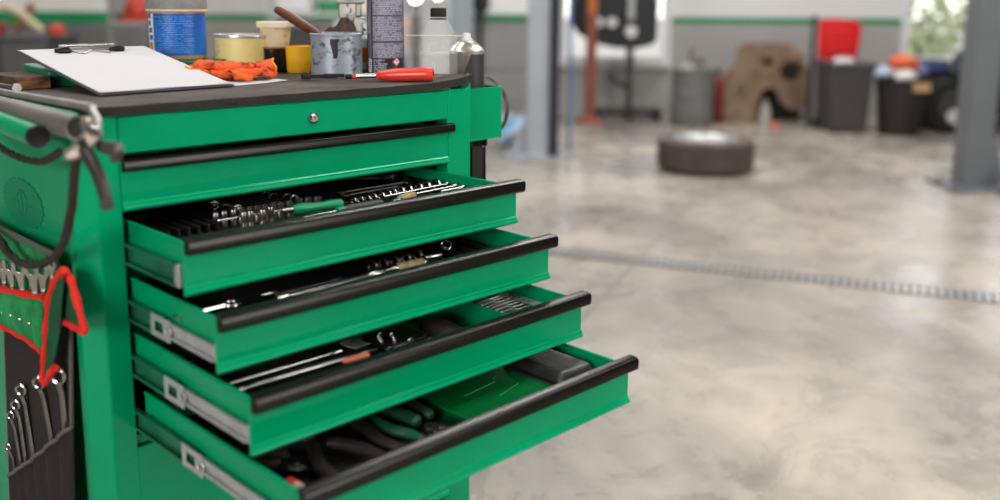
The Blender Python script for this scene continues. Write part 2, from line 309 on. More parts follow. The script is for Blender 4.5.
# ---------------------------------------------------------------- the room
def concrete():
    m = bpy.data.materials.new('polished_concrete'); m.use_nodes = True; t = m.node_tree; b = t.nodes['Principled BSDF']; N = t.nodes.new; L = t.links.new
    tc = N('ShaderNodeTexCoord')
    def noise(scale, det, rough, dist=0.0, mp=None):
        n = N('ShaderNodeTexNoise'); n.inputs['Scale'].default_value = scale; n.inputs['Detail'].default_value = det; n.inputs['Roughness'].default_value = rough; n.inputs['Distortion'].default_value = dist
        L(tc.outputs['Object'], n.inputs['Vector']); return n
    n1 = noise(0.9, 8, 0.62, 0.6); r1 = N('ShaderNodeValToRGB'); e = r1.color_ramp.elements
    e[0].position = 0.33; e[0].color = rgb(128, 122, 114); e[1].position = 0.68; e[1].color = rgb(200, 187, 172)
    q = e.new(0.5); q.color = rgb(168, 160, 150)
    L(n1.outputs['Fac'], r1.inputs[0])
    n2 = noise(3.3, 6, 0.7, 1.0); r2 = N('ShaderNodeValToRGB'); r2.color_ramp.elements[0].position = 0.33; r2.color_ramp.elements[0].color = (0.66, 0.70, 0.74, 1); r2.color_ramp.elements[1].position = 0.62; r2.color_ramp.elements[1].color = (1, 1, 1, 1)
    L(n2.outputs['Fac'], r2.inputs[0])
    mx = N('ShaderNodeMix'); mx.data_type = 'RGBA'; mx.blend_type = 'MULTIPLY'; mx.inputs[0].default_value = 0.9
    L(r1.outputs[0], mx.inputs[6]); L(r2.outputs[0], mx.inputs[7])
    n3 = noise(22, 5, 0.7); r3 = N('ShaderNodeValToRGB'); r3.color_ramp.elements[0].position = 0.30; r3.color_ramp.elements[0].color = (0.8, 0.8, 0.8, 1); r3.color_ramp.elements[1].position = 0.5; r3.color_ramp.elements[1].color = (1, 1, 1, 1)
    L(n3.outputs['Fac'], r3.inputs[0])
    mx2 = N('ShaderNodeMix'); mx2.data_type = 'RGBA'; mx2.blend_type = 'MULTIPLY'; mx2.inputs[0].default_value = 0.4
    L(mx.outputs[2], mx2.inputs[6]); L(r3.outputs[0], mx2.inputs[7]); L(mx2.outputs[2], b.inputs['Base Color'])
    mr = N('ShaderNodeMapRange'); mr.inputs[1].default_value = 0.35; mr.inputs[2].default_value = 0.65; mr.inputs[3].default_value = 0.16; mr.inputs[4].default_value = 0.42
    L(n2.outputs['Fac'], mr.inputs[0]); L(mr.outputs[0], b.inputs['Roughness'])
    n4 = noise(5, 3, 0.5); bp = N('ShaderNodeBump'); bp.inputs['Strength'].default_value = 0.12; bp.inputs['Distance'].default_value = 0.02; L(n4.outputs['Fac'], bp.inputs['Height']); L(bp.outputs[0], b.inputs['Normal'])
    return m
m_conc = concrete()
def rbox(mb, r0, r1, d0, d1, z0, z1):
    mb.prism([room(r0, d0, z0), room(r1, d0, z0), room(r1, d1, z0), room(r0, d1, z0)], (0, 0, z1-z0)); return mb
def struct(mb, name, m, **k): return tag(mb.build(name, m, smooth=False, **k), kind='structure')
struct(rbox(MB(), -9, 9, -7.2, 9.6, -0.08, 0), 'floor', m_conc)
m_white = mat('wall_white', rgb(226, 224, 222), 0.8, var=0.04, scale=2)
m_grey = mat('wall_grey', rgb(172, 169, 166), 0.7, var=0.10, scale=1.5)
m_stripe = mat('wall_green_stripe', rgb(20, 135, 80), 0.6)
WD = 9.3                                    # the back wall
SZ0, SZ1 = 0.885, 0.945                     # green stripe
def wall_strip(mb, r0, r1, z0, z1): return rbox(mb, r0, r1, WD, WD+0.2, z0, z1)
# openings: window_1 behind the display board (r 0.60..1.62), window_2 (r 3.85..4.75)
W1 = (0.55, 1.62, 0.50, 2.6); W2 = (3.82, 5.6, 0.52, 2.6)
lo, hi, st = MB(), MB(), MB()
segs = [(-9, W1[0]), (W1[1], W2[0]), (W2[1], 9)]
for a, b in segs:
    wall_strip(lo, a, b, 0, SZ0); wall_strip(st, a, b, SZ0, SZ1); wall_strip(hi, a, b, SZ1, 4.5)
for a, b, z0, z1 in (W1, W2):
    wall_strip(lo, a, b, 0, z0); wall_strip(hi, a, b, z1, 4.5)
struct(lo, 'wall_back', m_grey); struct(hi, 'wall_back', m_white); struct(st, 'trim_1', m_stripe)
m_frame = mat('window_frame_white', rgb(225, 226, 230), 0.5)
m_glass = mat('window_glass', (1, 1, 1, 1), 0.02, trans=1.0, ior=1.1)
for i, (a, b, z0, z1) in enumerate((W1, W2)):
    f = MB(); t = 0.06
    rbox(f, a, a+t, WD-0.03, WD+0.1, z0, z1); rbox(f, b-t, b, WD-0.03, WD+0.1, z0, z1); rbox(f, a, b, WD-0.05, WD+0.12, z0-0.03, z0+t); rbox(f, a, b, WD-0.03, WD+0.1, z1-t, z1)
    rbox(f, (a+b)/2-0.02, (a+b)/2+0.02, WD-0.02, WD+0.08, z0, z1) if i else None
    o = struct(f, 'window_%d' % (i+1), m_frame)
    g = rbox(MB(), a+t, b-t, WD+0.03, WD+0.04, z0+t, z1-t).build('glass_pane', m_glass, o, smooth=False)
# the other walls and the ceiling
m_ceil = mat('ceiling_grey', rgb(150, 150, 148), 0.9)
struct(rbox(MB(), -8.2, -8.0, -7, 9.5, 0, 4.6), 'wall_left', mat('wall_dim_grey', rgb(96, 97, 96), 0.8)); struct(rbox(MB(), 8.0, 8.2, -7, 9.5, 0, 4.6), 'wall_right', MATS['wall_dim_grey'])
struct(rbox(MB(), -8.2, 8.2, -7.2, -7, 0, 4.6), 'wall_front', MATS['wall_dim_grey'])
struct(rbox(MB(), -8.0, -3.08, 7.55, 7.75, 0, 0.895), 'wall_side', mat('wall_darker_grey', rgb(112, 112, 112), 0.7)); struct(rbox(MB(), -8.0, -3.08, 7.55, 7.75, 0.895, 0.985), 'trim_4', m_stripe); struct(rbox(MB(), -8.0, -3.08, 7.55, 7.75, 0.985, 4.5), 'wall_side', m_white); struct(rbox(MB(), -8.2, 8.2, -7.2, 9.6, 4.5, 4.6), 'ceiling', m_ceil)
# floor joints
m_joint = mat('joint_dark', rgb(136, 130, 123), 0.7)
def floorline(a, b, wd, name, z=0.0015):
    a, b = Vector(a), Vector(b); d = (b-a).normalized(); n = Vector((-d.y, d.x))*wd/2; 
    pts = [(*(a+n), 0), (*(b+n), 0), (*(b-n), 0), (*(a-n), 0)]
    return struct(MB().prism(pts, (0, 0, z)), name, m_joint)
floorline((6.309+4.136*.3, 2.816+1.857*.3), (2.173-4.136*.3, 0.959-1.857*.3), 0.012, 'trim_2')
floorline((2.0, 6.0), (9.2, -1.1), 0.012, 'trim_3')
# ---------------------------------------------------------------- the green tool cabinet
W_ = 0.57; ZB = 0.82; PP = 0.0777; EXT = [0, 0.1648, 0.2369, 0.3066, 0.3998]; HZ = 0.0608; DEP = 0.56; DEPD = 0.43
X0, X1 = -0.055, 0.624; TOP = 0.946
cart = thing('tool_cabinet', 'large green metal tool cabinet with four drawers pulled out under a rubber mat', 'tool cabinet')
CH = 0.022
# body shell: posts, side panels, rear, top, apron, rail below, plinth
b = MB()
b.prism([(X0+CH*1.1, 0, 0.14), (0, 0, 0.14), (0, 0.035, 0.14), (X0, 0.035, 0.14), (X0, CH, 0.14)], (0, 0, TOP-0.14))
b.prism([(W_, 0, 0.14), (X1-0.002, 0, 0.14), (X1, 0.004, 0.14), (X1, 0.035, 0.14), (W_, 0.035, 0.14)], (0, 0, TOP-0.14))
b.prism([(X1-0.022, 0.0005, TOP-0.012), (X1, 0.0005, TOP-0.012), (X1, 0.0005, TOP+0.010)], (0, 0.004, 0))
b.bb((X0+0.014, 0.035, 0.14), (X0+0.018, DEP, TOP)); b.bb((X1-0.004, 0.035, 0.14), (X1, DEP, TOP))
b.bb((X0, 0.035, TOP-0.035), (X0+0.018, DEP, TOP)); b.bb((X0, DEP-0.03, 0.14), (X0+0.018, DEP, TOP)); b.bb((X0, 0.035, 0.14), (X0+0.018, DEP, 0.19))
b.bb((X0, DEP, 0.14), (X1, DEP+0.004, TOP)); b.bb((X0, 0.003, TOP-0.004), (X1, DEP, TOP))
b.bb((0, 0.0, ZB+0.0755), (W_, 0.03, TOP-0.001))
b.bb((0, 0.006, 0.490), (W_, 0.03, 0.505)); b.bb((0, 0.0, 0.14), (W_, 0.03, 0.175)); b.bb((X0, 0.02, 0.14), (X1, DEP, 0.15))
b.build('cabinet_body', m_green, cart, bevel=0.0025)
inn = MB().bb((0, 0.03, 0.16), (0.002, DEP-0.01, 0.93)).bb((W_-0.002, 0.03, 0.16), (W_, DEP-0.01, 0.93)).bb((0, DEP-0.012, 0.16), (W_, DEP-0.008, 0.93))
inn.build('cabinet_lining', m_blackmatte, cart)
# raised rim round the top tray
rim = MB().bb((X0, 0.004, TOP), (X0+0.008, DEP, TOP+0.008)).bb((X0, DEP-0.008, TOP), (X1, DEP, TOP+0.008))
rim.build('top_rim', m_green, cart, bevel=0.002)
# rubber mat with a curling front right corner
rows = []
NX, NY = 30, 12
for j in range(NY+1):
    y = -0.004+(DEP-0.008)*j/NY; row = []
    for i in range(NX+1):
        x = -0.040+(X1+0.0-(-0.040))*i/NX
        if j == 0: yy = y + 0.0008*math.sin(i*2.1)+0.0006*math.sin(i*5.3)
        else: yy = y
        if i <= 1 and j == 0: yy += 0.012 if i == 0 else 0.0
        lift = max(0, (x-0.50)/0.12)**2*0.010*max(0, 1-j/5)
        row.append((x, yy, TOP+0.0005+lift+0.0003*math.sin(i*1.7+j)))
    rows.append(row)
rmat = tag(MB().sheet(rows, (0, 0, 0.012)).build('rubber_mat', m_rubber), 'worn brown-black rubber mat covering the cabinet top, front right corner curling', 'mat')
MB().sheet([[(p[0], p[1]+(0.0012 if j == 0 else 0), p[2]+0.0122) for p in row] for j, row in enumerate(rows)]).build('dusty_top', m_matdust, rmat)
# lock
lk = MB().lathe([(0.0001, -0.004), (0.0055, -0.0045), (0.0082, -0.003), (0.0088, 0.0), (0.0088, 0.004)], (0.2985, 0, 0.9195), 28, 'Y').build('key_lock', m_chrome, cart)
MB().lathe([(0.0001, -0.0056), (0.0048, -0.0056), (0.0050, -0.0040)], (0.2985, 0, 0.9195), 20, 'Y').build('lock_cylinder', m_steel, lk)
MB().box((0.2985, -0.0058, 0.9195), (0.0011, 0.0008, 0.0055)).box((0.2985, -0.0058, 0.9213), (0.0022, 0.0008, 0.002)).build('keyhole', m_blackmatte, lk)
def drawer(i, e, z, h=0.0720, wd=W_):
    """one drawer: box, front, grip, slides"""
    y0 = -e; t = 0.0012
    bx = MB()
    L_ = DEPD-0.045
    for x in (0.010, wd-0.010):      # sides with a rolled top edge
        bx.bb((x-t, y0+0.004, z+0.006), (x+t, y0+L_, z+0.0610)); bx.cyl((x, y0+0.004, z+0.0610), (x, y0+L_, z+0.0610), 0.0026, 8)
    bx.bb((0.010, y0+0.004, z+0.006), (wd-0.010, y0+L_, z+0.0080)); bx.bb((0.010, y0+L_-0.002, z+0.006), (wd-0.010, y0+L_, z+0.058))
    # inner flange behind the front
    bx.bb((0.010, y0+0.004, z+0.0560), (wd-0.010, y0+0.018, z+0.0580)); bx.bb((0.010, y0+0.017, z+0.048), (wd-0.010, y0+0.018, z+0.0580))
    bx.build('drawer_box', m_green_in if i == 9 else m_green, D[i])
    fr = MB()
    pr = [(0.0, 0.004), (0.0, 0.066), (0.010, 0.066), (0.010, 0.004), (0.004, 0.004)]
    prof = [(-0.0005, h-0.006), (-0.0005, 0.0118), (-0.0012, 0.0112), (-0.0030, 0.0092), (-0.0024, 0.0082), (-0.0026, 0.0076), (-0.0050, 0.0054), (-0.0060, 0.0032), (-0.0048, 0.0010), (0.0, -0.0012), (0.004, -0.0012), (0.0045, h-0.006)]
    fr.prism([(0.0005, y0+a, z+b_) for a, b_ in prof], (wd-0.001, 0, 0))
    fr.build('drawer_front', m_green, D[i], bevel=0.0005, segs=2)
    gp = MB()
    c = z+HZ
    g = [(0.003, -0.0100), (-0.0085, -0.0100), (-0.0113, -0.0075), (-0.0118, 0.0045), (-0.0095, 0.0082), (-0.003, 0.0100), (0.006, 0.0102), (0.006, 0.0085), (0.003, 0.0085)]
    if i == 0: g = [(a*0.75, b_*0.8) for a, b_ in g]
    gp.prism([(0.0025, y0+a, c+b_) for a, b_ in g], (wd+0.0075, 0, 0))
    gr = gp.build('drawer_grip', m_black, D[i], bevel=0.0014, segs=2)
D = {}
for i in range(5):
    D[i] = cart     # placeholder parent replaced below
names = ['closed drawer just under the lock', 'top open drawer full of sockets and wrenches', 'second open drawer with long chrome bars', 'third open drawer with rods and bit sets', 'lowest open drawer with pliers and black case']
for i in range(5):
    d = bpy.data.objects.new('drawer', None); COL.objects.link(d); d.parent = cart; d.empty_display_size = 0.02; d['label'] = names[i]
    D[i] = d
    drawer(i, EXT[i], ZB-PP*i)
# slides (left and right) for the open drawers
for i in range(1, 5):
    z = ZB-PP*i+0.0205; e = EXT[i]
    for sx, xx in ((-1, 0.0045), (1, W_-0.0045)):
        oe = e*0.42 if i > 1 else e*0.86
        outer = MB()
        def chan(mb, ya, yb, hh, x, lip, th=0.0012):
            mb.bb((x-th/2, ya, z-hh), (x+th/2, yb, z+hh)); mb.bb((x, ya, z+hh-th), (x+sx*lip, yb, z+hh)); mb.bb((x, ya, z-hh), (x+sx*lip, yb, z-hh+th))
            mb.bb((x+sx*lip-th/2, ya, z+hh-0.004), (x+sx*lip+th/2, yb, z+hh)); mb.bb((x+sx*lip-th/2, ya, z-hh), (x+sx*lip+th/2, yb, z-hh+0.004))
        chan(outer, -oe, 0.02, 0.0145, xx+sx*(-0.001), 0.0055)
        outer.build('outer_rail', m_slidegreen, D[i])
        if i > 1:
            inner = MB(); chan(inner, -e+0.014, -oe-0.004, 0.0105, xx, 0.0028); inner.build('inner_rail', m_zinc, D[i])
            br = MB(); y1 = -oe-0.020
            br.bb((xx+sx*0.0042, y1, z-0.0150), (xx+sx*0.0056, y1+0.052, z-0.0070)); br.bb((xx+sx*0.0042, y1, z+0.0070), (xx+sx*0.0056, y1+0.052, z+0.0150))
            br.bb((xx+sx*0.0042, y1+0.042, z-0.0070), (xx+sx*0.0056, y1+0.052, z+0.0070)); br.bb((xx+sx*0.0042, y1+0.010, z-0.0070), (xx+sx*0.0056, y1+0.018, z+0.0070))
            br.ring((xx+sx*0.005, y1+0.004, z), 0.0065, 0.0016, (1, 0, 0), 16, 6)
            br.build('rail_catch', m_zinc, D[i], bevel=0.0008)
            cap = MB().bb((xx-0.0012, -e+0.0085, z-0.011), (xx+0.0030, -e+0.016, z+0.011)).build('rail_end_cap', m_zinc, D[i], bevel=0.001)
        else:
            MB().bb((xx-0.004, -oe-0.008, z-0.0145), (xx+0.0030, -oe+0.004, z+0.0145)).build('rail_catch', m_zinc, D[i], bevel=0.001)
# lower closed drawers
for k, (za, zb_) in enumerate(((0.205, 0.488), (0.178, 0.200))):
    dn = bpy.data.objects.new('drawer', None); COL.objects.link(dn); dn.parent = cart
    f = MB(); f.prism([(0.001, a, z) for a, z in [(0.0, zb_), (0.0, za+0.010), (-0.004, za+0.008), (-0.006, za+0.003), (-0.004, za), (0.01, za), (0.01, zb_)]], (W_-0.002, 0, 0)); f.build('drawer_front', m_green, dn, bevel=0.0008)
# castors (below the frame of the photograph)
for x in (X0+0.05, X1-0.05):
    for y in (0.06, DEP-0.06):
        c = MB().bb((x-0.02, y-0.02, 0.10), (x+0.02, y+0.02, 0.14)).bb((x-0.022, y-0.018, 0.05), (x-0.018, y+0.018, 0.11)).bb((x+0.018, y-0.018, 0.05), (x+0.022, y+0.018, 0.11)).build('castor', m_steel, cart)
        MB().lathe([(0.0001, -0.014), (0.05, -0.014), (0.055, -0.008), (0.055, 0.008), (0.05, 0.014), (0.0001, 0.014)], (x, y, 0.055), 24, 'X').build('castor_wheel', m_blackmatte, c)
# ---------------------------------------------------------------- things on the mat
MT = 0.9592
ORD = ['first', 'second', 'third', 'fourth', 'fifth', 'sixth', 'seventh', 'eighth', 'ninth', 'tenth', 'eleventh', 'twelfth', 'thirteenth']
def Rx(d): return math.radians(d)
def VAT(x, y): return math.atan2(CAMLOC.y-y, CAMLOC.x-x)
VA = math.atan2(-0.71, -0.70)            # direction on the mat from a thing back to the photographer
def print_rows(mb, R, z0, z1, a0, a1, n, dens=0.8, h=0.45, seed=1, rr=0.0004):
    """rows of tiny print-like dashes wrapped round a cylinder of radius R"""
    rnd = random.Random(seed); dz = (z1-z0)/n
    for i in range(n):
        z = z1-dz*(i+0.5); a = a0; end = a1-(rnd.random()**2)*(a1-a0)*0.45
        while a < end:
            wd = rnd.uniform(0.02, 0.085)
            if rnd.random() < dens:
                hh = dz*h/2; P = []
                for zz in (z-hh, z+hh):
                    for aa in (a, min(a+wd, a1)): P.append((R*math.cos(aa), R*math.sin(aa), zz))
                vs = [mb.bm.verts.new(p) for p in (P[0], P[1], P[3], P[2])]; mb.bm.faces.new(vs)
            a += wd+0.012
    return mb
def wrap(mb, R, z0, z1, a0, a1, th=0.0003, n=24):
    g = [[(R*math.cos(a0+(a1-a0)*k/n), R*math.sin(a0+(a1-a0)*k/n), z) for k in range(n+1)] for z in (z0, z1)]
    return mb.sheet(g)
m_creamp = mat('cream_plastic', rgb(225, 205, 170), 0.5, var=0.15, scale=50)
m_orangeish = mat('peach_plastic', rgb(215, 170, 125), 0.5, var=0.15, scale=40)
m_blue = mat('label_blue', rgb(14, 108, 205), 0.4, col2=rgb(10, 84, 170), scale=18)
m_lightprint = mat('pale_print', rgb(120, 165, 215), 0.6)
m_lid = mat('dusty_grey_lid', rgb(150, 147, 145), 0.6, var=0.25, scale=60, bump=0.1)
m_wood = mat('dark_wood', rgb(84, 66, 52), 0.8, var=0.45, scale=8, stretch=(1, 6, 6), bump=0.2, bscale=60)
m_woodend = mat('wood_end_grain', rgb(150, 104, 60), 0.85, col2=rgb(50, 38, 28), scale=35, stretch=(1, 1, 3), bump=0.3)
# clipboard
az, th_ = math.radians(5), math.radians(9.8)
cb = thing('clipboard', 'dark clipboard with blank white paper, leaning on the green case', 'clipboard')
ex = Vector((math.cos(az), math.sin(az), 0)); ey = Vector((-math.sin(az-.05)*math.cos(th_), math.cos(az-.05)*math.cos(th_), math.sin(th_))); en = ex.cross(ey).normalized()
o0 = Vector((0.031, 0.128, 0.9600))
def cbp(a, b, c): return o0+ex*a+ey*b+en*c
m_board = mat('clipboard_edge_dark', rgb(74, 72, 78), 0.5)
MB().prism([cbp(0, 0, 0), cbp(.222, 0, 0), cbp(.222, .294, 0), cbp(0, .294, 0)], en*0.0028).build('board', m_board, cb, bevel=0.0008)
pg = MB()
for k, (dx, dy) in enumerate(((0.0, 0.0), (0.0012, -0.0008), (-0.0008, 0.001))):
    gr = []
    for j in range(9):
        row = []
        for i in range(9):
            a, b_ = 0.003+.214*i/8+dx, 0.002+.284*j/8+dy
            row.append(cbp(a, b_, 0.0030+k*0.0005+0.0012*max(0, 1-b_/0.05)*(0.3+0.7*abs(math.sin(i*0.7+k)))))
        gr.append(row)
    pg.sheet(gr)
pg.build('paper', m_paper, cb)
cl = MB(); cl.prism([cbp(.068, .264, .0045), cbp(.156, .264, .0045), cbp(.156, .286, .0045), cbp(.068, .286, .0045)], en*0.001)
cl.tube([cbp(.064, .284, .0095), cbp(.160, .284, .0095)], .0026, 10)
cl.build('clip_plate', m_chrome, cb)
wr = MB(); wr.tube([cbp(.075, .262, .006), cbp(.088, .240, .0052), cbp(.110, .262, .006), cbp(.132, .240, .0052), cbp(.145, .262, .006)], .0012, 6); wr.build('clip_wire', m_chrome, cb)
for a in (.056, .148):
    MB().tube([cbp(a-.006, .262, .006), cbp(a, .256, .007), cbp(a+.012, .256, .007), cbp(a+.018, .262, .006)], [.004, .0062, .0062, .004], 10).build('clip_foot', m_black, cb)
# green case under the clipboard
gc = thing('green_case', 'flat green metal case lying under the raised end of the clipboard', 'case', (0.034, 0.318, MT), (0, 0, Rx(-9)))
MB().bb((0, 0, 0), (0.200, 0.200, 0.014)).build('case_base', mat('case_green', rgb(10, 120, 84), 0.4, var=0.15), gc, bevel=0.002)
MB().bb((-0.002, -0.002, 0.014), (0.202, 0.202, 0.0255)).build('case_lid', mat('case_green', rgb(10, 120, 84), 0.4), gc, bevel=0.003)
gd = thing('green_box', 'flat dark green metal box carrying the blue-label tub', 'box', (0.262, 0.395, MT), (0, 0, Rx(6)))
MB().bb((0, 0, 0), (0.145, 0.150, 0.016)).build('box_base', mat('box_green', rgb(0, 98, 62), 0.4, var=0.15), gd, bevel=0.002)
MB().bb((-0.0015, -0.0015, 0.016), (0.1465, 0.1515, 0.0258)).build('box_lid', mat('box_green', rgb(0, 98, 62), 0.4), gd, bevel=0.003)
# wood block and bolt on the left edge
wb = thing('wood_block', 'rough brown wooden block on the left edge of the mat', 'wood block', (-0.022, 0.300, MT), (0, 0, Rx(3)))
MB().bb((0, 0, 0), (0.052, 0.115, 0.0195)).build('block', m_wood, wb, bevel=0.0015)
MB().bb((0.001, -0.0008, 0.0006), (0.051, 0.0004, 0.0190)).build('sawn_end', m_woodend, wb)
bt = thing('steel_bolt', 'steel bolt lying left of the wooden block at the photo edge', 'bolt', (-0.035, 0.300, MT+0.0062), (0, 0, Rx(95)))
MB().cyl((-0.03, 0, 0), (0.035, 0, 0), 0.0040, 14).build('bolt_shank', m_steel, bt); MB().lathe([(0.0001, 0), (0.0075, 0), (0.0075, 0.006), (0.0001, 0.006)], (-0.036, 0, 0), 6, 'X').build('bolt_head', m_steel, bt)
# blue-label tub
tb = thing('plastic_tub', 'round peach tub with blue label and dusty grey lid on green case', 'tub', (0.328, 0.482, MT+0.0262), (0, 0, VAT(0.328, 0.482)))
R = 0.0500
MB().lathe([(0.0001, 0), (R-.003, 0), (R-.0008, 0.003), (R-.0003, 0.085), (R+.003, 0.0855), (R+.003, 0.090), (R-0.001, 0.091)], n=48).build('tub_body', m_orangeish, tb)
MB().lathe([(0.0001, 0.0905), (R+.0042, 0.0905), (R+.0048, 0.092), (R+.004, 0.112), (R+.001, 0.115), (0.0001, 0.115)], n=48).build('tub_lid', m_lid, tb)
MB().lathe([(R+.0032, 0.0862), (R+.0050, 0.087), (R+.0050, 0.0905), (R+.0032, 0.0908)], n=48).build('tub_rim', m_creamp, tb)
lb = wrap(MB(), R+.0004, 0.0075, 0.083, -0.95, 1.45).build('tub_label', m_blue, tb)
print_rows(MB(), R+.0008, 0.012, 0.079, -0.88, 0.60, 17, 0.75, 0.26, 3).build('label_print', m_lightprint, lb)
wp = MB(); wrap(wp, R+.0006, 0.0077, 0.0828, -1.45, -0.98); wp.build('label_side_panel', mat('label_white', rgb(232, 232, 232), 0.5), lb)
ws = MB()
for k in range(5): wrap(ws, R+.0009, 0.022+0.013*k, 0.031+0.013*k, -1.33+0.04*math.sin(k*1.4), -1.08+0.06*math.sin(k*1.4), n=6)
ws.build('label_side_marks', m_blue, lb); wrap(MB(), R+.0011, 0.014, 0.030, -1.22, -1.04, n=6).build('label_side_patch', mat('patch_orange', rgb(230, 130, 60), 0.5), lb)
# yellow tin
tn = thing('yellow_tin', 'pale yellow round tin with silver rim behind the orange gloves', 'tin', (0.432, 0.428, MT), (0, 0, VAT(0.43, 0.43)))
R = 0.0530; m_yel = mat('pale_yellow_tin', rgb(246, 226, 156), 0.4, col2=rgb(236, 212, 132), scale=14)
MB().lathe([(0.0001, 0), (R, 0), (R, 0.0655), (R-.002, 0.067)], n=48).build('tin_body', m_yel, tn)
MB().lathe([(R-0.0005, 0.0645), (R+.0018, 0.065), (R+.0022, 0.068), (R+.0012, 0.0705), (R-.001, 0.0700), (R-.0025, 0.0665), (0.0001, 0.0660)], n=48).build('tin_rim', mat('tin_silver', rgb(205, 205, 205), 0.3, 0.7), tn)
print_rows(MB(), R+.0004, 0.030, 0.060, -1.35, -0.95, 9, 0.6, 0.3, 9).build('tin_print', mat('tin_print_brown', rgb(150, 120, 70), 0.6), tn)
# cream cup in a dark jar
cp = thing('cream_cup', 'stained cream plastic cup standing in a black pot', 'cup', (0.476, 0.385, MT+0.004), (0, 0, 0))
MB().lathe([(0.0001, 0.043), (0.024, 0.043), (0.0295, 0.080), (0.0325, 0.081), (0.0335, 0.0895), (0.0325, 0.090), (0.031, 0.0895), (0.027, 0.062), (0.0001, 0.060)], n=40).build('cup_body', mat('stained_cream', rgb(222, 205, 165), 0.5, col2=rgb(170, 120, 70), scale=38, vthr=(0.32, 0.45)), cp)
MB().lathe([(0.0300, 0.0795), (0.0342, 0.080), (0.0352, 0.0895), (0.0330, 0.0905), (0.0315, 0.0890)], n=40, caps=False).build('cup_rim', mat('cream_rim', rgb(232, 222, 200), 0.5), cp)
bp_ = thing('black_pot', 'black glossy pot under the stained cream cup', 'pot', (0.476, 0.385, MT))
MB().lathe([(0.0001, 0), (0.0315, 0), (0.033, 0.003), (0.033, 0.044), (0.031, 0.0455), (0.029, 0.044), (0.0285, 0.006), (0.0001, 0.004)], n=40).build('pot_body', mat('black_gloss', rgb(22, 18, 16), 0.2, coat=0.4), bp_)
MB().lathe([(0.0305, 0.0445), (0.0335, 0.045), (0.0335, 0.0475), (0.0305, 0.048)], n=40, caps=False).build('pot_rim', mat('brown_rim', rgb(150, 84, 50), 0.5), bp_)
# yellow cup
yc = thing('yellow_cup', 'small yellow plastic cup left of the grey paint can', 'cup', (0.492, 0.328, MT))
MB().lathe([(0.0001, 0), (0.0225, 0), (0.0245, 0.002), (0.0268, 0.046), (0.0275, 0.050), (0.0255, 0.050), (0.023, 0.004), (0.0001, 0.004)], n=36).build('cup_body', mat('bright_yellow', rgb(250, 196, 30), 0.4, col2=rgb(240, 176, 30), scale=30), yc)
# paint can with brush
pc = thing('paint_can', 'open grey metal can streaked with paint drips, brush standing inside', 'can', (0.500, 0.222, MT), (0, 0, VAT(0.5, 0.222)))
R = 0.0455
m_can = mat('painted_can_metal', rgb(158, 168, 176), 0.42, 0.3, col2=rgb(80, 82, 86), scale=42, stretch=(1, 1, 1.6), vthr=(0.34, 0.46), bump=0.05)
prof = [(0.0001, 0.002), (R-.001, 0.002), (R+.0012, 0.0), (R+.0012, 0.003), (R, 0.004)]
for k in range(8): prof += [(R, 0.010+k*0.0075), (R-0.00015, 0.0125+k*0.0075), (R, 0.0150+k*0.0075)]
prof += [(R, 0.0725), (R+.0016, 0.0735), (R+.0018, 0.0765), (R, 0.0775), (R-.003, 0.076), (R-.002, 0.055), (0.0001, 0.053)]
MB().lathe(prof, n=56).build('can_body', m_can, pc)
dr = MB()
g = [[((R+.0008)*math.cos(a+0.03*math.sin(z*190)), (R+.0008)*math.sin(a+0.03*math.sin(z*190)), z) for a in (-0.16-wv, -0.08, 0.02+wv)] for z, wv in ((0.034, -0.03), (0.040, 0.0), (0.050, 0.02), (0.060, 0.06), (0.068, 0.09))]
dr.sheet(g); dr.build('dark_paint_drip', mat('drip_dark', rgb(48, 42, 42), 0.4), pc)
wrap(MB(), R+.0007, 0.060, 0.068, -1.62, -1.40, n=6).build('orange_label_scrap', mat('scrap_orange', rgb(220, 110, 70), 0.6), pc)
bh = thing('paint_brush', 'brown wooden brush handle leaning out of the grey paint can', 'brush')
pts = bez([(0.520, 0.235, 0.995), (0.486, 0.254, 1.030), (0.452, 0.268, 1.055), (0.425, 0.280, 1.073), (0.414, 0.285, 1.079)], 6)
n_ = len(pts); MB().tube(pts, [0.0062+0.0040*math.sin(PI*min(1, i/(n_-1)*1.0))*0.9 for i in range(n_-1)]+[0.0045], 12, flat=0.9).build('brush_handle', mat('brown_wood', rgb(112, 62, 44), 0.45, var=0.4, scale=30, coat=0.2), bh)
MB().box((0.520, 0.235, 0.992), (0.020, 0.012, 0.030), Euler((0, 0.5, 0))).build('ferrule', m_dsteel, bh, bevel=0.003)
MB().tube([pts[-6]+Vector((-.003, -.0035, 0.003)), pts[-4]+Vector((-.003, -.0035, 0.003))], 0.0022, 8).build('handle_hole', m_blackmatte, bh)
# rag bundle and clip behind the can
rg = thing('shop_rag', 'crumpled brown and blue rag behind the paint can', 'rag', (0.575, 0.300, MT))
random.seed(11)
def blob(mb, c, r, seed, n=14, amp=0.25, sx=1, sy=1, sz=1, flat_bottom=True):
    rnd = random.Random(seed); ph = [(rnd.uniform(1, 4), rnd.uniform(0, 6), rnd.uniform(1, 4), rnd.uniform(0, 6)) for _ in range(4)]
    rows = []
    for i in range(n+1):
        th = PI*i/n; row = []
        for j in range(2*n):
            f = 2*PI*j/(2*n); d = 1+amp*sum(math.sin(a*f+b_+i*0.4)*math.sin(c_*th+d_) for a, b_, c_, d_ in ((round(p[0]), p[1], p[2], p[3]) for p in ph))/2
            row.append(mb.bm.verts.new((c[0]+r*d*math.sin(th)*math.cos(f)*sx, c[1]+r*d*math.sin(th)*math.sin(f)*sy, c[2]+r*d*math.cos(th)*sz)))
        rows.append(row)
    for i in range(n):
        for j in range(2*n): 
            try: mb.bm.faces.new((rows[i][j], rows[i+1][j], rows[i+1][(j+1) % (2*n)], rows[i][(j+1) % (2*n)]))
            except Exception: pass
    return mb
m_rag = mat('rag_brown', rgb(116, 78, 62), 0.9, col2=rgb(60, 48, 46), scale=30, bump=0.3)
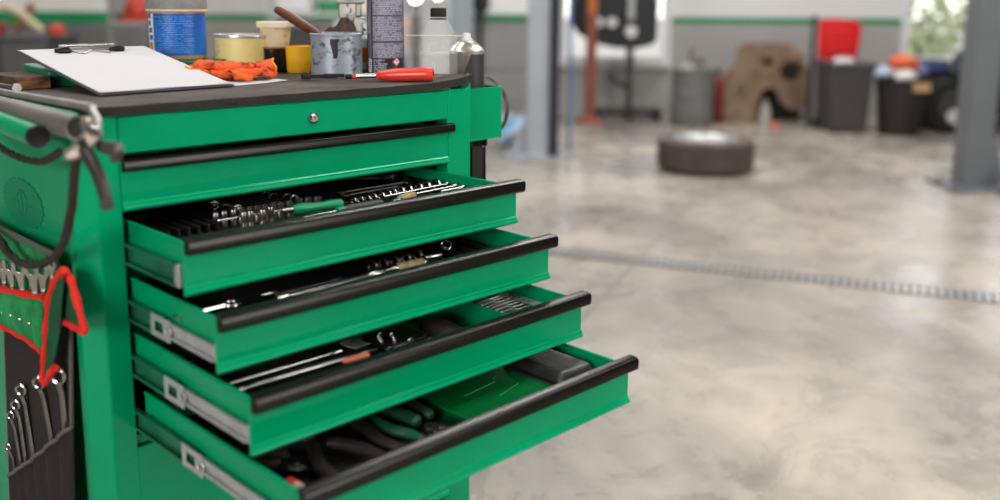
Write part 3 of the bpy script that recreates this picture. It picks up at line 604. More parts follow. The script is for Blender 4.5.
blob(MB(), (0, 0, 0.046), 0.046, 5, 16, 0.35, 0.85, 0.7, 1.05).build('brown_rag', m_rag, rg)
blob(MB(), (0.030, -0.010, 0.052), 0.030, 8, 12, 0.3, 0.9, 0.8, 0.9).build('blue_rag', mat('rag_blue', rgb(30, 70, 130), 0.9, var=0.3), rg)
ck = thing('metal_clamp', 'silver metal clamp resting on the rag behind the paint can', 'clamp', (0.583, 0.290, MT+0.100), (0, 0, Rx(-45)))
MB().bb((-0.024, -0.004, 0.0), (-0.006, 0.004, 0.034)).bb((-0.026, -0.006, 0.028), (0.026, 0.006, 0.036)).bb((0.004, -0.006, -0.026), (0.022, 0.006, 0.004)).bb((0.008, -0.003, 0.004), (0.020, 0.003, 0.03)).build('clamp_frame', mat('grey_cast', rgb(165, 165, 160), 0.4, 0.7, var=0.3), ck, bevel=0.003)
MB().cyl((-0.006, -0.010, 0.016), (-0.006, 0.010, 0.016), 0.006, 16).build('clamp_screw', m_steel, ck)
# small orange-label bottle and clear jar peeking between can and spray
ob = thing('small_bottle', 'small white bottle with orange band between can and large spray', 'bottle', (0.590, 0.245, MT))
MB().lathe([(0.0001, 0), (0.019, 0), (0.020, 0.002), (0.020, 0.062), (0.016, 0.068), (0.009, 0.071), (0.009, 0.078), (0.0001, 0.078)], n=28).build('bottle_body', mat('milky_white', rgb(220, 220, 210), 0.4), ob)
MB().lathe([(0.0203, 0.022), (0.0206, 0.022), (0.0206, 0.048), (0.0203, 0.048)], n=28).build('orange_band', mat('orange_label', rgb(240, 110, 30), 0.5), ob)
MB().lathe([(0.0203, 0.002), (0.0206, 0.002), (0.0206, 0.008), (0.0203, 0.008)], n=28).build('green_band', mat('band_green', rgb(70, 150, 100), 0.5), ob)
# large spray can
bs = thing('large_spray_can', 'tall dark spray can covered in small white print with red hazard diamonds', 'spray can', (0.577, 0.178, MT), (0, 0, VAT(0.577, 0.178)))
R = 0.0330
m_dlabel = mat('label_dark_blue_grey', rgb(44, 44, 60), 0.35)
MB().lathe([(0.0001, 0.002), (R-.002, 0.002), (R-.001, 0.0), (R, 0.001), (R, 0.165), (R-.001, 0.168), (R-.004, 0.172), (R-.010, 0.184), (0.013, 0.190), (0.013, 0.193), (0.0001, 0.193)], n=48).build('can_body', m_steel, bs)
lbl = wrap(MB(), R+.0004, 0.004, 0.163, -PI+0.1, PI-0.1, n=60).build('can_label', m_dlabel, bs)
m_print = mat('print_light_grey', rgb(190, 188, 200), 0.6)
wrap(MB(), R+.0006, 0.006, 0.160, -1.30, -0.85, n=8).build('silver_stripe', mat('label_silver', rgb(170, 170, 180), 0.25, 0.8), lbl)
tx = MB(); 
print_rows(tx, R+.0008, 0.110, 0.155, -0.70, 1.15, 14, 0.85, 0.5, 21); print_rows(tx, R+.0008, 0.064, 0.107, -0.70, 1.15, 14, 0.85, 0.5, 22)
print_rows(tx, R+.0008, 0.034, 0.060, -0.70, 1.10, 9, 0.85, 0.5, 23); print_rows(tx, R+.0008, 0.006, 0.031, -0.70, 0.10, 8, 0.85, 0.5, 24)
tx.build('label_text', m_print, lbl)
ht = MB(); rh = random.Random(4)
for (z0, z1) in ((0.110, 0.155), (0.064, 0.107), (0.034, 0.060)): 
    wrap(ht, R+.0006, z0-0.001, z1+0.001, -0.76, 1.22, n=16)
ht.build('label_text_block', mat('label_block_grey', rgb(112, 110, 126), 0.5), lbl)
wrap(MB(), R+.0007, 0.005, 0.031, -1.15, -0.85, n=6).build('barcode', mat('label_white', rgb(232, 232, 232), 0.5), lbl)
bc = MB()
for k in range(7): wrap(bc, R+.0009, 0.006+k*0.0036, 0.0075+k*0.0036, -1.13, -0.87, n=4)
bc.build('barcode_lines', m_blackmatte, lbl)
for zc in (0.0265, 0.0085):
    def dia(s, rr, m, nm, dpt):
        mb = MB(); a0 = 0.60; g = []
        for t in range(5):
            v = -1+2*t/4; hw = (1-abs(v))*s/(R)+1e-4; g.append([((R+rr)*math.cos(a0+q*hw), (R+rr)*math.sin(a0+q*hw), zc+v*s) for q in (-1, -.5, 0, .5, 1)])
        return mb.sheet(g).build(nm, m, dpt)
    hd = dia(0.0085, 0.0010, mat('hazard_red', rgb(205, 50, 45), 0.5), 'hazard_diamond', lbl)
    dia(0.0062, 0.0013, mat('label_white', rgb(232, 232, 232), 0.5), 'diamond_field', hd)
    mk = MB(); wrap(mk, R+.0016, zc-0.0004, zc+0.0035, 0.575, 0.625, n=2); wrap(mk, R+.0016, zc-0.0030, zc-0.0016, 0.575, 0.625, n=2); mk.build('exclamation_mark', m_blackmatte, hd)
# water bottle
m_clear = mat('clear_plastic', (0.97, 0.98, 0.98, 1), 0.05, trans=0.0, alpha=0.11, spec=0.7)
m_clearw = mat('clear_plastic_ribbed', (0.92, 0.93, 0.94, 1), 0.12, alpha=0.2, spec=0.7)
wbt = thing('water_bottle', 'clear empty plastic bottle with black cap near the mat corner', 'bottle', (0.606, 0.065, MT+0.003), (0, 0, 0))
R = 0.0335
prof = [(0.0001, 0.004), (0.010, 0.003), (0.028, 0.0), (R-.001, 0.004), (R, 0.009), (R, 0.030), (R-.0012, 0.032), (R, 0.034), (R, 0.042), (R-.0012, 0.044), (R, 0.046), (R, 0.058), (R-.001, 0.068), (R-.006, 0.080), (0.0200, 0.094), (0.0145, 0.102), (0.0125, 0.104), (0.0125, 0.110)]
MB().lathe(prof, n=40).build('bottle_body', m_clear, wbt)
MB().lathe([(R+0.0004, 0.0420), (R+.0007, 0.0425), (R+.0007, 0.0435), (R+0.0004, 0.0440)], n=40).build('bottle_ridge', m_clearw, wbt)
MB().lathe([(0.0126, 0.0995), (0.0150, 0.1000), (0.0150, 0.1020), (0.0126, 0.1025)], n=28).build('neck_ring', m_blackmatte, wbt)
MB().lathe([(0.0137, 0.1045), (0.0142, 0.105), (0.0142, 0.1180), (0.0130, 0.1200), (0.0001, 0.1200)], n=30).build('bottle_cap', m_blackmatte, wbt)
# spray nozzle straw + aerosol in the side bin
sb = thing('aerosol_can', 'silver and black aerosol can with white nozzle in the side bin', 'spray can', (0.676, 0.068, 0.852), (0, 0, VAT(0.676, 0.068)))
R = 0.0318
MB().lathe([(0.0001, 0.002), (R-.002, 0.002), (R, 0.0), (R, 0.002), (R, 0.150), (R+.0008, 0.1515), (R+.0008, 0.154), (R-.001, 0.155), (R-.004, 0.160), (R-.010, 0.1655), (0.016, 0.1690), (0.0150, 0.170), (0.0145, 0.172), (0.0001, 0.172)], n=48).build('can_body', mat('aerosol_silver', rgb(205, 196, 188), 0.28, 0.85), sb)
wrap(MB(), R+.0004, 0.004, 0.1485, 0.25, 1.9, n=30).build('black_label', mat('label_black', rgb(52, 50, 56), 0.5), sb)
slp = MB(); slp.sheet([[((R+.0006)*math.cos(a), (R+.0006)*math.sin(a), z) for a, z in ((0.25-q*1.0*t, 0.1485-0.085*q) for q in [k/8 for k in range(9)])] for t in (0, 1)]); slp.build('black_label_slant', MATS['label_black'], sb)
dt = MB()
for i in range(15):
    for j in range(12):
        a = 0.15-0.085*j; z = 0.144-0.0042*i
        if a < 0.25-(0.1485-z)/0.085*1.0-0.03 and j < 12:
            s = 0.0011*(1-j/13); c_ = (R+.0007); vs = [dt.bm.verts.new((c_*math.cos(a+q/c_), c_*math.sin(a+q/c_), z+p)) for q, p in ((-s, 0), (0, -s), (s, 0), (0, s))]; dt.bm.faces.new(vs)
dt.build('dot_pattern', mat('dot_dark', rgb(70, 62, 60), 0.5), sb)
MB().lathe([(0.0001, 0.170), (0.0105, 0.170), (0.0100, 0.176), (0.0075, 0.176), (0.0070, 0.184), (0.0060, 0.1855), (0.0001, 0.1855)], n=24).build('spray_nozzle', mat('nozzle_white', rgb(228, 226, 222), 0.4), sb)
c0 = Vector((0.676, 0.068, 1.032)); MB().tube([c0, Vector((0.610, 0.140, 1.032)), Vector((0.575, 0.205, 1.033))], 0.0011, 8).build('nozzle_straw', mat('straw_pale', rgb(226, 220, 180), 0.4), None)
tag(bpy.data.objects['nozzle_straw'], 'thin pale spray straw running from white nozzle behind the bottle', 'straw'); bpy.data.objects['nozzle_straw'].name = 'spray_straw'
# screwdriver
sd = thing('red_screwdriver', 'red-handled screwdriver lying in front of the large spray can', 'screwdriver', (0.515, 0.090, MT+0.0108), (0, 0, 0))
A = Vector((0.5150, 0.170, 0)); 
a_, b2 = Vector((0.4660, 0.118, MT+0.0080)), Vector((0.5480, 0.012, MT+0.0135))
sd.location = a_; dv = (b2-a_); sd.rotation_euler = (0, -math.asin(dv.z/dv.length), math.atan2(dv.y, dv.x)); Ls = dv.length
MB().lathe([(0.0001, 0), (0.0036, 0.001), (0.0040, 0.006), (0.0040, 0.038), (0.0001, 0.039)], (0, 0, 0), 16, 'X').build('shaft', m_chrome, sd)
hl = [(0.0050, 0.036), (0.0072, 0.039), (0.0090, 0.050), (0.0108, 0.064), (0.0116, 0.085), (0.0118, Ls-0.012), (0.0114, Ls-0.002), (0.0100, Ls), (0.0050, Ls+0.0005), (0.0040, Ls-0.004), (0.0001, Ls-0.005)]
MB().lathe(hl, (0, 0, 0), 12, 'X').build('handle', mat('red_plastic', rgb(238, 66, 50), 0.32, var=0.12, scale=40, coat=0.2), sd)
MB().lathe([(0.0030, Ls-0.0045), (0.0040, Ls-0.0035), (0.0045, Ls+0.0004), (0.0030, Ls+0.0003)], (0, 0, 0), 10, 'X').build('hanging_hole', m_blackmatte, sd)
# pliers / hex key on the mat
bpl = thing('black_ratchet', 'small black knurled ratchet lying before the paint can', 'ratchet', (0.405, 0.178, MT+0.006), (0, 0, Rx(-36)))
MB().lathe([(0.0001, -0.004), (0.0075, -0.004), (0.0086, 0), (0.0082, 0.004), (0.006, 0.007), (0.0001, 0.0075)], (0, 0, 0), 20).build('ratchet_head', m_blackmatte, bpl)
hb = MB(); hb.box((0.028, 0, 0.001), (0.045, 0.008, 0.006))
for k in range(7): hb.cyl((0.032+k*0.005, -0.005, 0.002), (0.032+k*0.005, 0.005, 0.002), 0.0036, 10)
hb.build('ratchet_handle', m_blackmatte, bpl, bevel=0.001)
MB().lathe([(0.0001, 0), (0.003, 0), (0.0042, 0.003), (0.0042, 0.010), (0.003, 0.012), (0.0001, 0.012)], (0.066, 0, 0), 16, 'X').build('ratchet_pivot', m_blackmatte, bpl)
MB().tube([(0.072, 0.001, 0.0), (0.085, 0, 0.0), (0.094, 0.0, 0.0)], [0.0035, 0.0042, 0.0038], 12).build('red_end', mat('red_grip', rgb(210, 75, 65), 0.4), bpl)
# gloves and paper
sp_ = thing('paper_scrap', 'small white paper scrap under the orange gloves', 'paper', (0.300, 0.205, MT+0.0006), (0, 0, Rx(12)))
MB().sheet([[(x, y, 0.0004+0.002*max(0, x-0.03)/0.05+0.001*math.sin(y*60)) for x in (-0.055, -0.02, 0.02, 0.05, 0.068)] for y in (-0.035, 0, 0.04, 0.08)]).build('sheet', m_paper, sp_, solid=0.0004)
m_glove = mat('orange_glove', rgb(238, 98, 40), 0.85, col2=rgb(150, 52, 28), scale=34, bump=0.5, bscale=220, vthr=(0.36, 0.50))
m_gpalm = mat('glove_coating_dirty', rgb(142, 62, 42), 0.75, col2=rgb(74, 44, 38), scale=40, bump=0.3, bscale=200)
m_gcuff = mat('glove_cuff_yellow', rgb(246, 160, 30), 0.85, bump=0.3, bscale=200)
def glove(name, label, loc, rz, flipz=1, seed=0):
    g = thing(name, label, 'glove', loc, (0, 0, rz))
    rnd = random.Random(seed)
    bm = bmesh.new(); skin = bm.verts.layers.skin.verify()
    def chain(prev, pts):
        for p, r_ in pts:
            v = bm.verts.new(p); v[skin].radius = r_ if isinstance(r_, tuple) else (r_, r_*0.8)
            if prev: bm.edges.new((prev, v))
            prev = v
        return prev
    root = bm.verts.new((-0.055, 0, 0.014)); root[skin].radius = (0.026, 0.012); root[skin].use_root = True
    w1 = chain(root, [((-0.020, 0.000, 0.016), (0.025, 0.012)), ((0.018, 0.0, 0.018), (0.030, 0.013))])
    for k, (y, L_, bend) in enumerate(((0.026, 0.052, 0.010), (0.009, 0.060, 0.016), (-0.009, 0.056, 0.006), (-0.026, 0.044, 0.012))):
        b0 = chain(w1, [((0.036, y*0.95, 0.018), (0.0105, 0.0095))])
        chain(b0, [((0.036+L_*0.5, y*1.15+rnd.uniform(-.003, .003), 0.014+bend), 0.0095), ((0.036+L_, y*1.25+rnd.uniform(-.006, .006), 0.010+bend*0.2), 0.0085)])
    th = chain(w1, [((0.006, -0.040, 0.015), 0.0105), ((0.030, -0.058, 0.011), 0.0095)])
    me = bpy.data.meshes.new('fingers_and_palm'); bm.to_mesh(me); bm.free(); me.materials.append(m_glove); me.materials.append(m_gpalm)
    o = bpy.data.objects.new('glove_shell', me); COL.objects.link(o); o.parent = g
    o.modifiers.new('skin', 'SKIN').use_smooth_shade = True; s = o.modifiers.new('sub', 'SUBSURF'); s.levels = 2; s.render_levels = 2
    tx = bpy.data.textures.new('wrinkle', 'CLOUDS'); tx.noise_scale = 0.014
    dm = o.modifiers.new('d', 'DISPLACE'); dm.texture = tx; dm.strength = 0.013; dm.mid_level = 0.5
    cf = MB()
    rows = []
    for i, (x, ry, rz_) in enumerate(((-0.050, 0.028, 0.012), (-0.066, 0.031, 0.014), (-0.084, 0.036, 0.018), (-0.088, 0.037, 0.019))):
        rows.append([(x+0.003*math.sin(3*a+seed), ry*math.cos(a)*(1+0.06*math.sin(5*a)), 0.015+rz_*math.sin(a)*(1+0.1*math.sin(4*a+1))) for a in [2*PI*k/28 for k in range(29)]])
    cf.sheet(rows[:3]).build('glove_cuff', m_glove, g, solid=0.0015); MB().sheet(rows[2:]).build('cuff_rim', m_gcuff, g, solid=0.002)
    return g
gl1 = glove('work_glove', 'orange work glove lying underneath, fingers pointing right on paper scrap', (0.300, 0.242, MT+0.000), Rx(-18), seed=1)
gl2 = glove('work_glove', 'orange work glove with yellow cuff lying on top of the other', (0.312, 0.258, MT+0.010), Rx(155), seed=5)
gl2.scale = (0.78, 0.8, 0.75); gl1.scale = (0.82, 0.85, 0.75)
# side bin with post and wire roll
sbn = thing('side_bin', 'green metal side bin fixed to the right of the cabinet', 'bin', (0.6265, 0.02, 0.848))
t = 0.0016; bb = MB(); bb.bb((0, 0, 0), (0.092, t, 0.094)).bb((0, 0, 0), (t, 0.16, 0.094)).bb((0.0925-t, 0, 0), (0.0925, 0.16, 0.094)).bb((0, 0.16-t, 0), (0.0925, 0.16, 0.094)).bb((0, 0, 0), (0.0925, 0.16, t))
bb.build('bin_shell', m_green, sbn, bevel=0.001)
MB().bb((0.022, 0.003, -0.26), (0.056, 0.006, 0.0)).bb((0.048, 0.003, -0.26), (0.056, 0.035, 0.0)).bb((0.022, 0.030, -0.26), (0.056, 0.035, 0)).bb((0.018, 0.003, -0.012), (0.060, 0.035, 0)).build('support_post', m_blackmatte, sbn, bevel=0.001)
MB().lathe([(0.0001, -0.001), (0.0022, -0.001), (0.0022, 0.001)], (0.048, 0.002, -0.012), 12, 'Y').build('post_screw', m_steel, sbn)
wr_ = MB(); 
for k in range(4): wr_.ring((0.0, 0.0, 0.0), 0.058+k*0.0012, 0.0011, (0.98, 0.1+k*0.03, 0), 48, 6, flat=1)
tag(wr_.build('wire_coil', m_steel), 'thin steel wire coil hanging behind the green side bin', 'wire'); bpy.data.objects['wire_coil'].location = (0.722, 0.085, 0.898); bpy.data.objects['wire_coil'].rotation_euler = (0, 0, Rx(12))
# ---------------------------------------------------------------- left side of the cabinet: bar, pipe, rod, clamp, cord, tool roll
def V3(k): return [Vector(p) for p in C[k]]
m_plug_bore = mat('black_plug_and_bore_shade', rgb(26, 24, 24), 0.5)
a, b_ = V3('tube_green'); d = (b_-a).normalized()
hb = bpy.data.objects.new('push_bar', None); COL.objects.link(hb); hb.parent = cart
MB().cyl(a+d*-0.15, b_, 0.0134, 28).build('bar_tube', m_green, hb)
MB().lathe([(0.0001, -0.001), (0.0136, -0.001), (0.0142, 0.001), (0.0136, 0.006)], (0, 0, 0), 28, 'Y').build('bar_plug', m_plug_bore, hb)
pl = bpy.data.objects['bar_plug']; pl.location = b_; pl.rotation_euler = (0, 0, math.atan2(d.x, -d.y)*0)
MB().bb((-0.104, 0.30, 0.925), (-0.05, 0.312, 0.940)).build('bar_bracket', m_green, hb, bevel=0.002)
a, b_ = V3('pipe'); d = (b_-a).normalized()
m_pipe = mat('galvanised_pipe', rgb(150, 143, 138), 0.5, 0.6, var=0.35, scale=30, bump=0.05, stretch=(1, 0.3, 1))
pp_ = thing('steel_pipe', 'thick dull grey steel pipe lying beside the cabinet edge', 'pipe')
L_ = (b_-a).length; R = 0.0150; mb = MB()
mb.lathe([(R-.0025, 0.0), (R, 0.0), (R, L_), (R-.0025, L_), (R-.0025, 0.0)], (0, 0, 0), 32, 'Y')
bore = MB(); bore.lathe([(0.0001, 0.006), (R-0.0026, 0.006), (R-0.0026, 0.2)], (0, 0, 0), 24, 'Y', caps=False); o3 = bore.build('bore_shade_disc', m_plug_bore, pp_); o3.location = b_; o3.rotation_euler = (Rx(0.4), 0, 0)  # black disc and sleeve stand in for the shade inside the pipe
o = mb.build('pipe_wall', m_pipe, pp_); o.location = b_; o.rotation_euler = (Rx(0.4), 0, 0)
rd = tag(MB().tube(bez(V3('rod'), 8), 0.0046, 12).build('bent_rod', mat('satin_rod', rgb(200, 196, 190), 0.38, 0.8, var=0.2, scale=40)), 'shiny thin bent rod lying along the top of the grey pipe', 'rod')
# clamp with a curved lever
ck = thing('pipe_clamp', 'cast metal clamp with curved black lever at the pipe end', 'clamp')
cen = Vector((-0.096, -0.140, 0.943))
m_cast = mat('cast_aluminium', rgb(176, 164, 156), 0.4, 0.75, var=0.35, scale=50, bump=0.1)
vx = CAMLOC-cen; vx.z = 0; vx.normalize()
sidev = Vector((0.71, -0.70, 0))
def cpt(r_, u_, t=0): return cen+sidev*r_+Vector((0, 0, u_))-vx*t
body = [cpt(-0.026, -0.017), cpt(-0.015, -0.009), cpt(-0.003, 0.006), cpt(0.004, 0.017), cpt(0.016, 0.016), cpt(0.021, 0.004), cpt(0.008, -0.010), cpt(-0.006, -0.022), cpt(-0.018, -0.026), cpt(-0.026, -0.024)]
MB().prism(body, vx*0.020).build('clamp_body', m_cast, ck, bevel=0.004, segs=3)
MB().lathe([(0.0001, 0.0), (0.011, 0.0), (0.012, 0.002), (0.0115, 0.030), (0.009, 0.034), (0.0001, 0.035)], (0, 0, 0), 20, 'Y').build('clamp_knuckle', m_cast, ck)
q = bpy.data.objects['clamp_knuckle']; q.location = cpt(0.004, 0.012, -0.010); q.scale = (0.7, 0.7, 0.7); q.location = q.location+Vector((0, -0.01, 0)); q.rotation_euler = (Rx(8), 0, Rx(-10))
bo = MB().lathe([(0.0001, 0.006), (0.003, 0.0058), (0.0048, 0.004), (0.0062, 0.0), (0.0062, -0.006), (0.0001, -0.006)], (0, 0, 0), 18).build('clamp_bolt', m_chrome, ck); bo.location = cpt(0.010, 0.010, -0.026); bo.rotation_euler = vx.to_track_quat('Z', 'Y').to_euler()
MB().prism([cpt(-0.010, -0.004, -0.021), cpt(-0.002, 0.002, -0.021), cpt(0.002, -0.006, -0.021), cpt(-0.005, -0.012, -0.021)], vx*0.001).build('clamp_slot', m_blackmatte, ck)
lev = bez(V3('lever'), 5); n_ = len(lev)
MB().tube(lev, [0.0080-0.0014*i/(n_-1) for i in range(n_)], 14).build('clamp_lever', mat('dark_lever', rgb(62, 56, 54), 0.45, 0.3, var=0.2), ck)
MB().cyl(lev[-1]-(lev[-1]-lev[-2]).normalized()*0.002, lev[-1]+(lev[-1]-lev[-2]).normalized()*0.0006, 0.0040, 14).build('lever_bore', m_blackmatte, ck)
MB().prism(V3('brack'), (-0.004, -0.004, 0)).build('clamp_bracket', mat('bracket_grey', rgb(112, 104, 98), 0.5, 0.5, var=0.3), ck, bevel=0.0015)
fl = V3('brack'); MB().prism([fl[1], fl[2], fl[3], fl[4]], (-0.014, -0.012, 0.0)).build('bracket_flange', MATS['bracket_grey'], ck, bevel=0.002)
# braided cord
m_cord = mat('braided_black_cord', rgb(72, 64, 54), 0.9, var=0.7, scale=260, bump=0.6, bscale=500)
def cord(name, pts, r, label):
    p = bez(pts, 10); mb = MB(); L_ = 0; dens = []
    for ph in (0, 2*PI/3, 4*PI/3):
        q = []; s = 0
        for i in range(len(p)):
            t = (p[min(i+1, len(p)-1)]-p[max(i-1, 0)]).normalized(); x = Vector((1, 0, 0)); x = (x-t*x.dot(t)).normalized(); y = t.cross(x)
            if i: s += (p[i]-p[i-1]).length
            q.append(p[i]+(x*math.cos(s*420+ph)+y*math.sin(s*420+ph))*r*0.58)
        # resample finer
        q = bez(q, 3); mb.tube(q, r*0.56, 6)
    return tag(mb.build(name, m_cord), label, 'cord')
cord('braided_cord', V3('cord1'), 0.0048, 'black braided cord sagging in a loop under the green bar')
cord('braided_cord', V3('cord2'), 0.0054, 'black braided cord hanging from the clamp across the wrench row')
# stamped round mark on the side panel
c0, c1, c2 = V3('disc'); Rd = abs(c1.y-c0.y)
mk = MB(); pts = []
for k in range(48):
    a_ = 2*PI*k/48; r_ = Rd*(1.0 if k % 2 else 0.93); pts.append((-0.0415, c0.y+r_*0.95*math.cos(a_), c0.z+r_*0.42*math.sin(a_)))
mk.prism(pts, (-0.0006, 0, 0)); mko = mk.build('round_mark', mat('mark_darker_green', rgb(0, 130, 92), 0.5), cart, smooth=False)
mr = MB().ring((-0.0425, c0.y, c0.z), Rd*0.22, 0.0006, (1, 0, 0), 40, 4); mr.box((-0.0424, c0.y, c0.z), (0.0006, Rd*0.9, 0.0008)); mr.box((-0.0424, c0.y, c0.z), (0.0006, 0.0016, Rd*0.4)); mr.build('mark_lines', mat('mark_line_green', rgb(0, 120, 84), 0.5), mko)
# green fabric tool roll with red binding
m_fab = mat('green_fabric', rgb(36, 150, 84), 0.9, col2=rgb(20, 92, 50), scale=22, bump=0.3, bscale=120, vthr=(0.3, 0.6))
m_fabd = mat('dark_green_fabric', rgb(14, 88, 52), 0.9, var=0.4, scale=20, bump=0.2)
m_red = mat('red_binding', rgb(228, 40, 28), 0.7, bump=0.2, bscale=200)
tr_ = thing('tool_roll', 'green fabric tool roll with red binding on the cabinet side', 'tool roll')
def poly(k, th, name, m, par, bev=0.001):
    mb = MB(); P = V3(k)
    # triangulated outline with thickness
    vs = [mb.bm.verts.new(p) for p in P]; f = mb.bm.faces.new(vs)
    r_ = bmesh.ops.extrude_face_region(mb.bm, geom=[f]); bmesh.ops.translate(mb.bm, vec=(-th, 0, 0), verts=[v for v in r_['geom'] if isinstance(v, bmesh.types.BMVert)])
    return mb.build(name, m, par, bevel=bev)
poly('roll_back', 0.002, 'back_cloth', m_fab, tr_); poly('roll_strip', 0.004, 'top_hem', mat('hem_grey_green', rgb(92, 96, 88), 0.8), tr_)
def puffy(k_top, k_bot, name, m, par, puff=0.008):
    T, B = V3(k_top), V3(k_bot); rows = []; n = 36
    def at(P, t):
        x = t*(len(P)-1); i = min(int(x), len(P)-2); return P[i].lerp(P[i+1], x-i)
    for j in range(7):
        v = j/6; row = []
        for i in range(n+1):
            u = i/n; p = at(T, u).lerp(at(B, u), v); row.append(p+Vector((-puff*math.sin(PI*v)**0.5*(0.35+0.65*abs(math.sin(u*PI*6))), 0, 0)))
        rows.append(row)
    return MB().sheet(rows).build(name, m, par, solid=0.0015)
puffy('red1', 'red2', 'pocket_cloth', m_fab, tr_)
def binding(k, name, r=0.0036, close=False, flat=0.55):
    p = V3(k); p = bez(p, 6); mb = MB(); mb.tube(p, [r*(1+0.18*math.sin(i*1.1)) for i in range(len(p))], 8, flat=1.0); return mb.build(name, m_red, tr_)
binding('red1', 'pocket_binding', 0.0055); binding('red2', 'bottom_binding', 0.0046)
poly('flapL', 0.002, 'folded_flap', m_fabd, tr_); poly('flapR', 0.002, 'hanging_flap', m_fabd, tr_)
binding('flapLred', 'flap_binding', 0.0052); binding('flapRred', 'flap_binding', 0.0050)
rv = MB()
rp = V3('red1'); rq = V3('red2')
for k in range(5):
    u = 0.30+0.16*k; i = min(int(u*3), 2); t_ = u*3-i; p = rp[i].lerp(rp[i+1], t_).lerp(rq[i].lerp(rq[min(i+1, 4)], t_), 0.55); MB().lathe([(0.0001, -0.0015), (0.0020, -0.0012), (0.0030, 0.0)], (p.x-0.0075, p.y, p.z), 12, 'X').build('rivet', m_chrome, tr_)
# black pocket panel with ring wrenches
bpn = thing('black_wrench_holder', 'black fabric pocket panel holding ring wrenches on cabinet side', 'tool holder')
m_bf = mat('black_fabric', rgb(42, 36, 36), 0.9, var=0.2, scale=60, bump=0.2, bscale=300)
poly('panel', 0.002, 'panel_back', m_bf, bpn)
P = V3('pocketlow'); E_ = V3('pocketedge')
pk = MB(); n = 36; rows = []
for j in range(6):
    row = []
    for i in range(n+1):
        u = i/n; x = u*4; q = min(int(x), 3); top = E_[q].lerp(E_[q+1], x-q); bot = P[3].lerp(P[2], u); p = top.lerp(bot, j/5); row.append(p+Vector((-0.006*abs(math.sin(u*PI*6)), 0, 0)))
    rows.append(row)
pk.sheet(rows).build('pocket_front', m_bf, bpn, solid=0.0015)
pe = MB(); pts = []
for i in range(n+1):
    u = i/n; x = u*4; q = min(int(x), 3); pts.append(E_[q].lerp(E_[q+1], x-q)+Vector((-0.006*abs(math.sin(u*PI*6))-0.001, 0, 0)))
pe.tube(pts, 0.0032, 6); pe.build('pocket_hem', mat('hem_grey', rgb(104, 94, 92), 0.8, bump=0.2), bpn)
Q = V3('panel'); MB().tube([Q[0], Q[1], Q[2]], 0.003, 6).build('panel_hem', MATS['hem_grey'], bpn); MB().tube([Q[7], Q[6], Q[5]], 0.003, 6).build('panel_hem', MATS['hem_grey'], bpn)
H, F_ = V3('wl_head'), V3('wl_foot'); rad = [0.0052, 0.0066, 0.0078, 0.0090, 0.0095, 0.0120]
lw = ['smallest ring wrench, lowest at the left of the black holder', 'second smallest ring wrench in the black holder', 'third ring wrench from the left in the black holder', 'fourth ring wrench from the left, standing tall in black holder', 'ring wrench hanging under the red fabric tip in black holder', 'largest ring wrench, rightmost in the black holder']
for k in range(6):
    wq = thing('ring_wrench', lw[k], 'wrench', group='ring wrenches in the black holder'); r_ = rad[k]; h = H[k]+Vector((-0.004, 0, 0)); f = F_[k]; dn = (f-h).normalized()
    mb = MB(); mb.ring(h, r_*0.82, r_*0.32, (0.80, 0.60, 0.05), 26, 8); mb.build('ring_head', m_chrome, wq)
    e = f+dn*0.05; mb = MB(); mb.tube([h+dn*r_*0.95, h+dn*(r_+0.015)+Vector((0.002, 0, 0)), Vector((-0.0612, e.y, e.z))], [r_*0.62, r_*0.52, r_*0.56], 8, flat=0.75); mb.build('shank', m_steel, wq)
# open-ended wrenches standing in the green roll
H, F_ = V3('wu_head'), V3('wu_foot'); rad = [0.011, 0.011, 0.012, 0.0125, 0.0135, 0.012, 0.009]
lw = ['leftmost open-ended wrench in the green tool roll', 'second open-ended wrench from left in the green roll', 'third open-ended wrench from left in the green roll', 'fourth open-ended wrench from left in the green roll', 'fifth open-ended wrench from left in the green roll', 'polished wrench right beside the red-bound flap', 'short chrome piece tucked behind the red-bound flap']
for k in range(7):
    wq = thing('open_wrench', lw[k], 'wrench', group='open-ended wrenches in the green roll'); r_ = rad[k]; h = H[k]+Vector((-0.008, 0, 0.004)); f = F_[k]+Vector((-0.006, 0, 0)); dn = (f-h).normalized()
    nx = Vector((0.75, 0.66, 0)); sx = dn.cross(nx).normalized()
    pr = [(-0.35, -1.25), (-0.95, -1.1), (-1.05, -0.2), (-0.55, 0.75), (-0.3, 2.6), (0.3, 2.6), (0.55, 0.75), (1.05, -0.2), (0.95, -1.1), (0.35, -1.25), (0.42, -0.15), (0.0, 0.15), (-0.42, -0.15)]
    mb = MB(); vs = [h+sx*(p*r_*0.85)+dn*(q*r_) for p, q in pr]; mb.prism(vs, nx*0.0035); mb.build('open_jaw', m_chrome, wq, bevel=0.0008)
    mb = MB(); mb.tube([h+dn*r_*2.2, f+dn*0.03], [r_*0.36, r_*0.3], 8, flat=0.6); mb.build('shank', m_steel, wq)
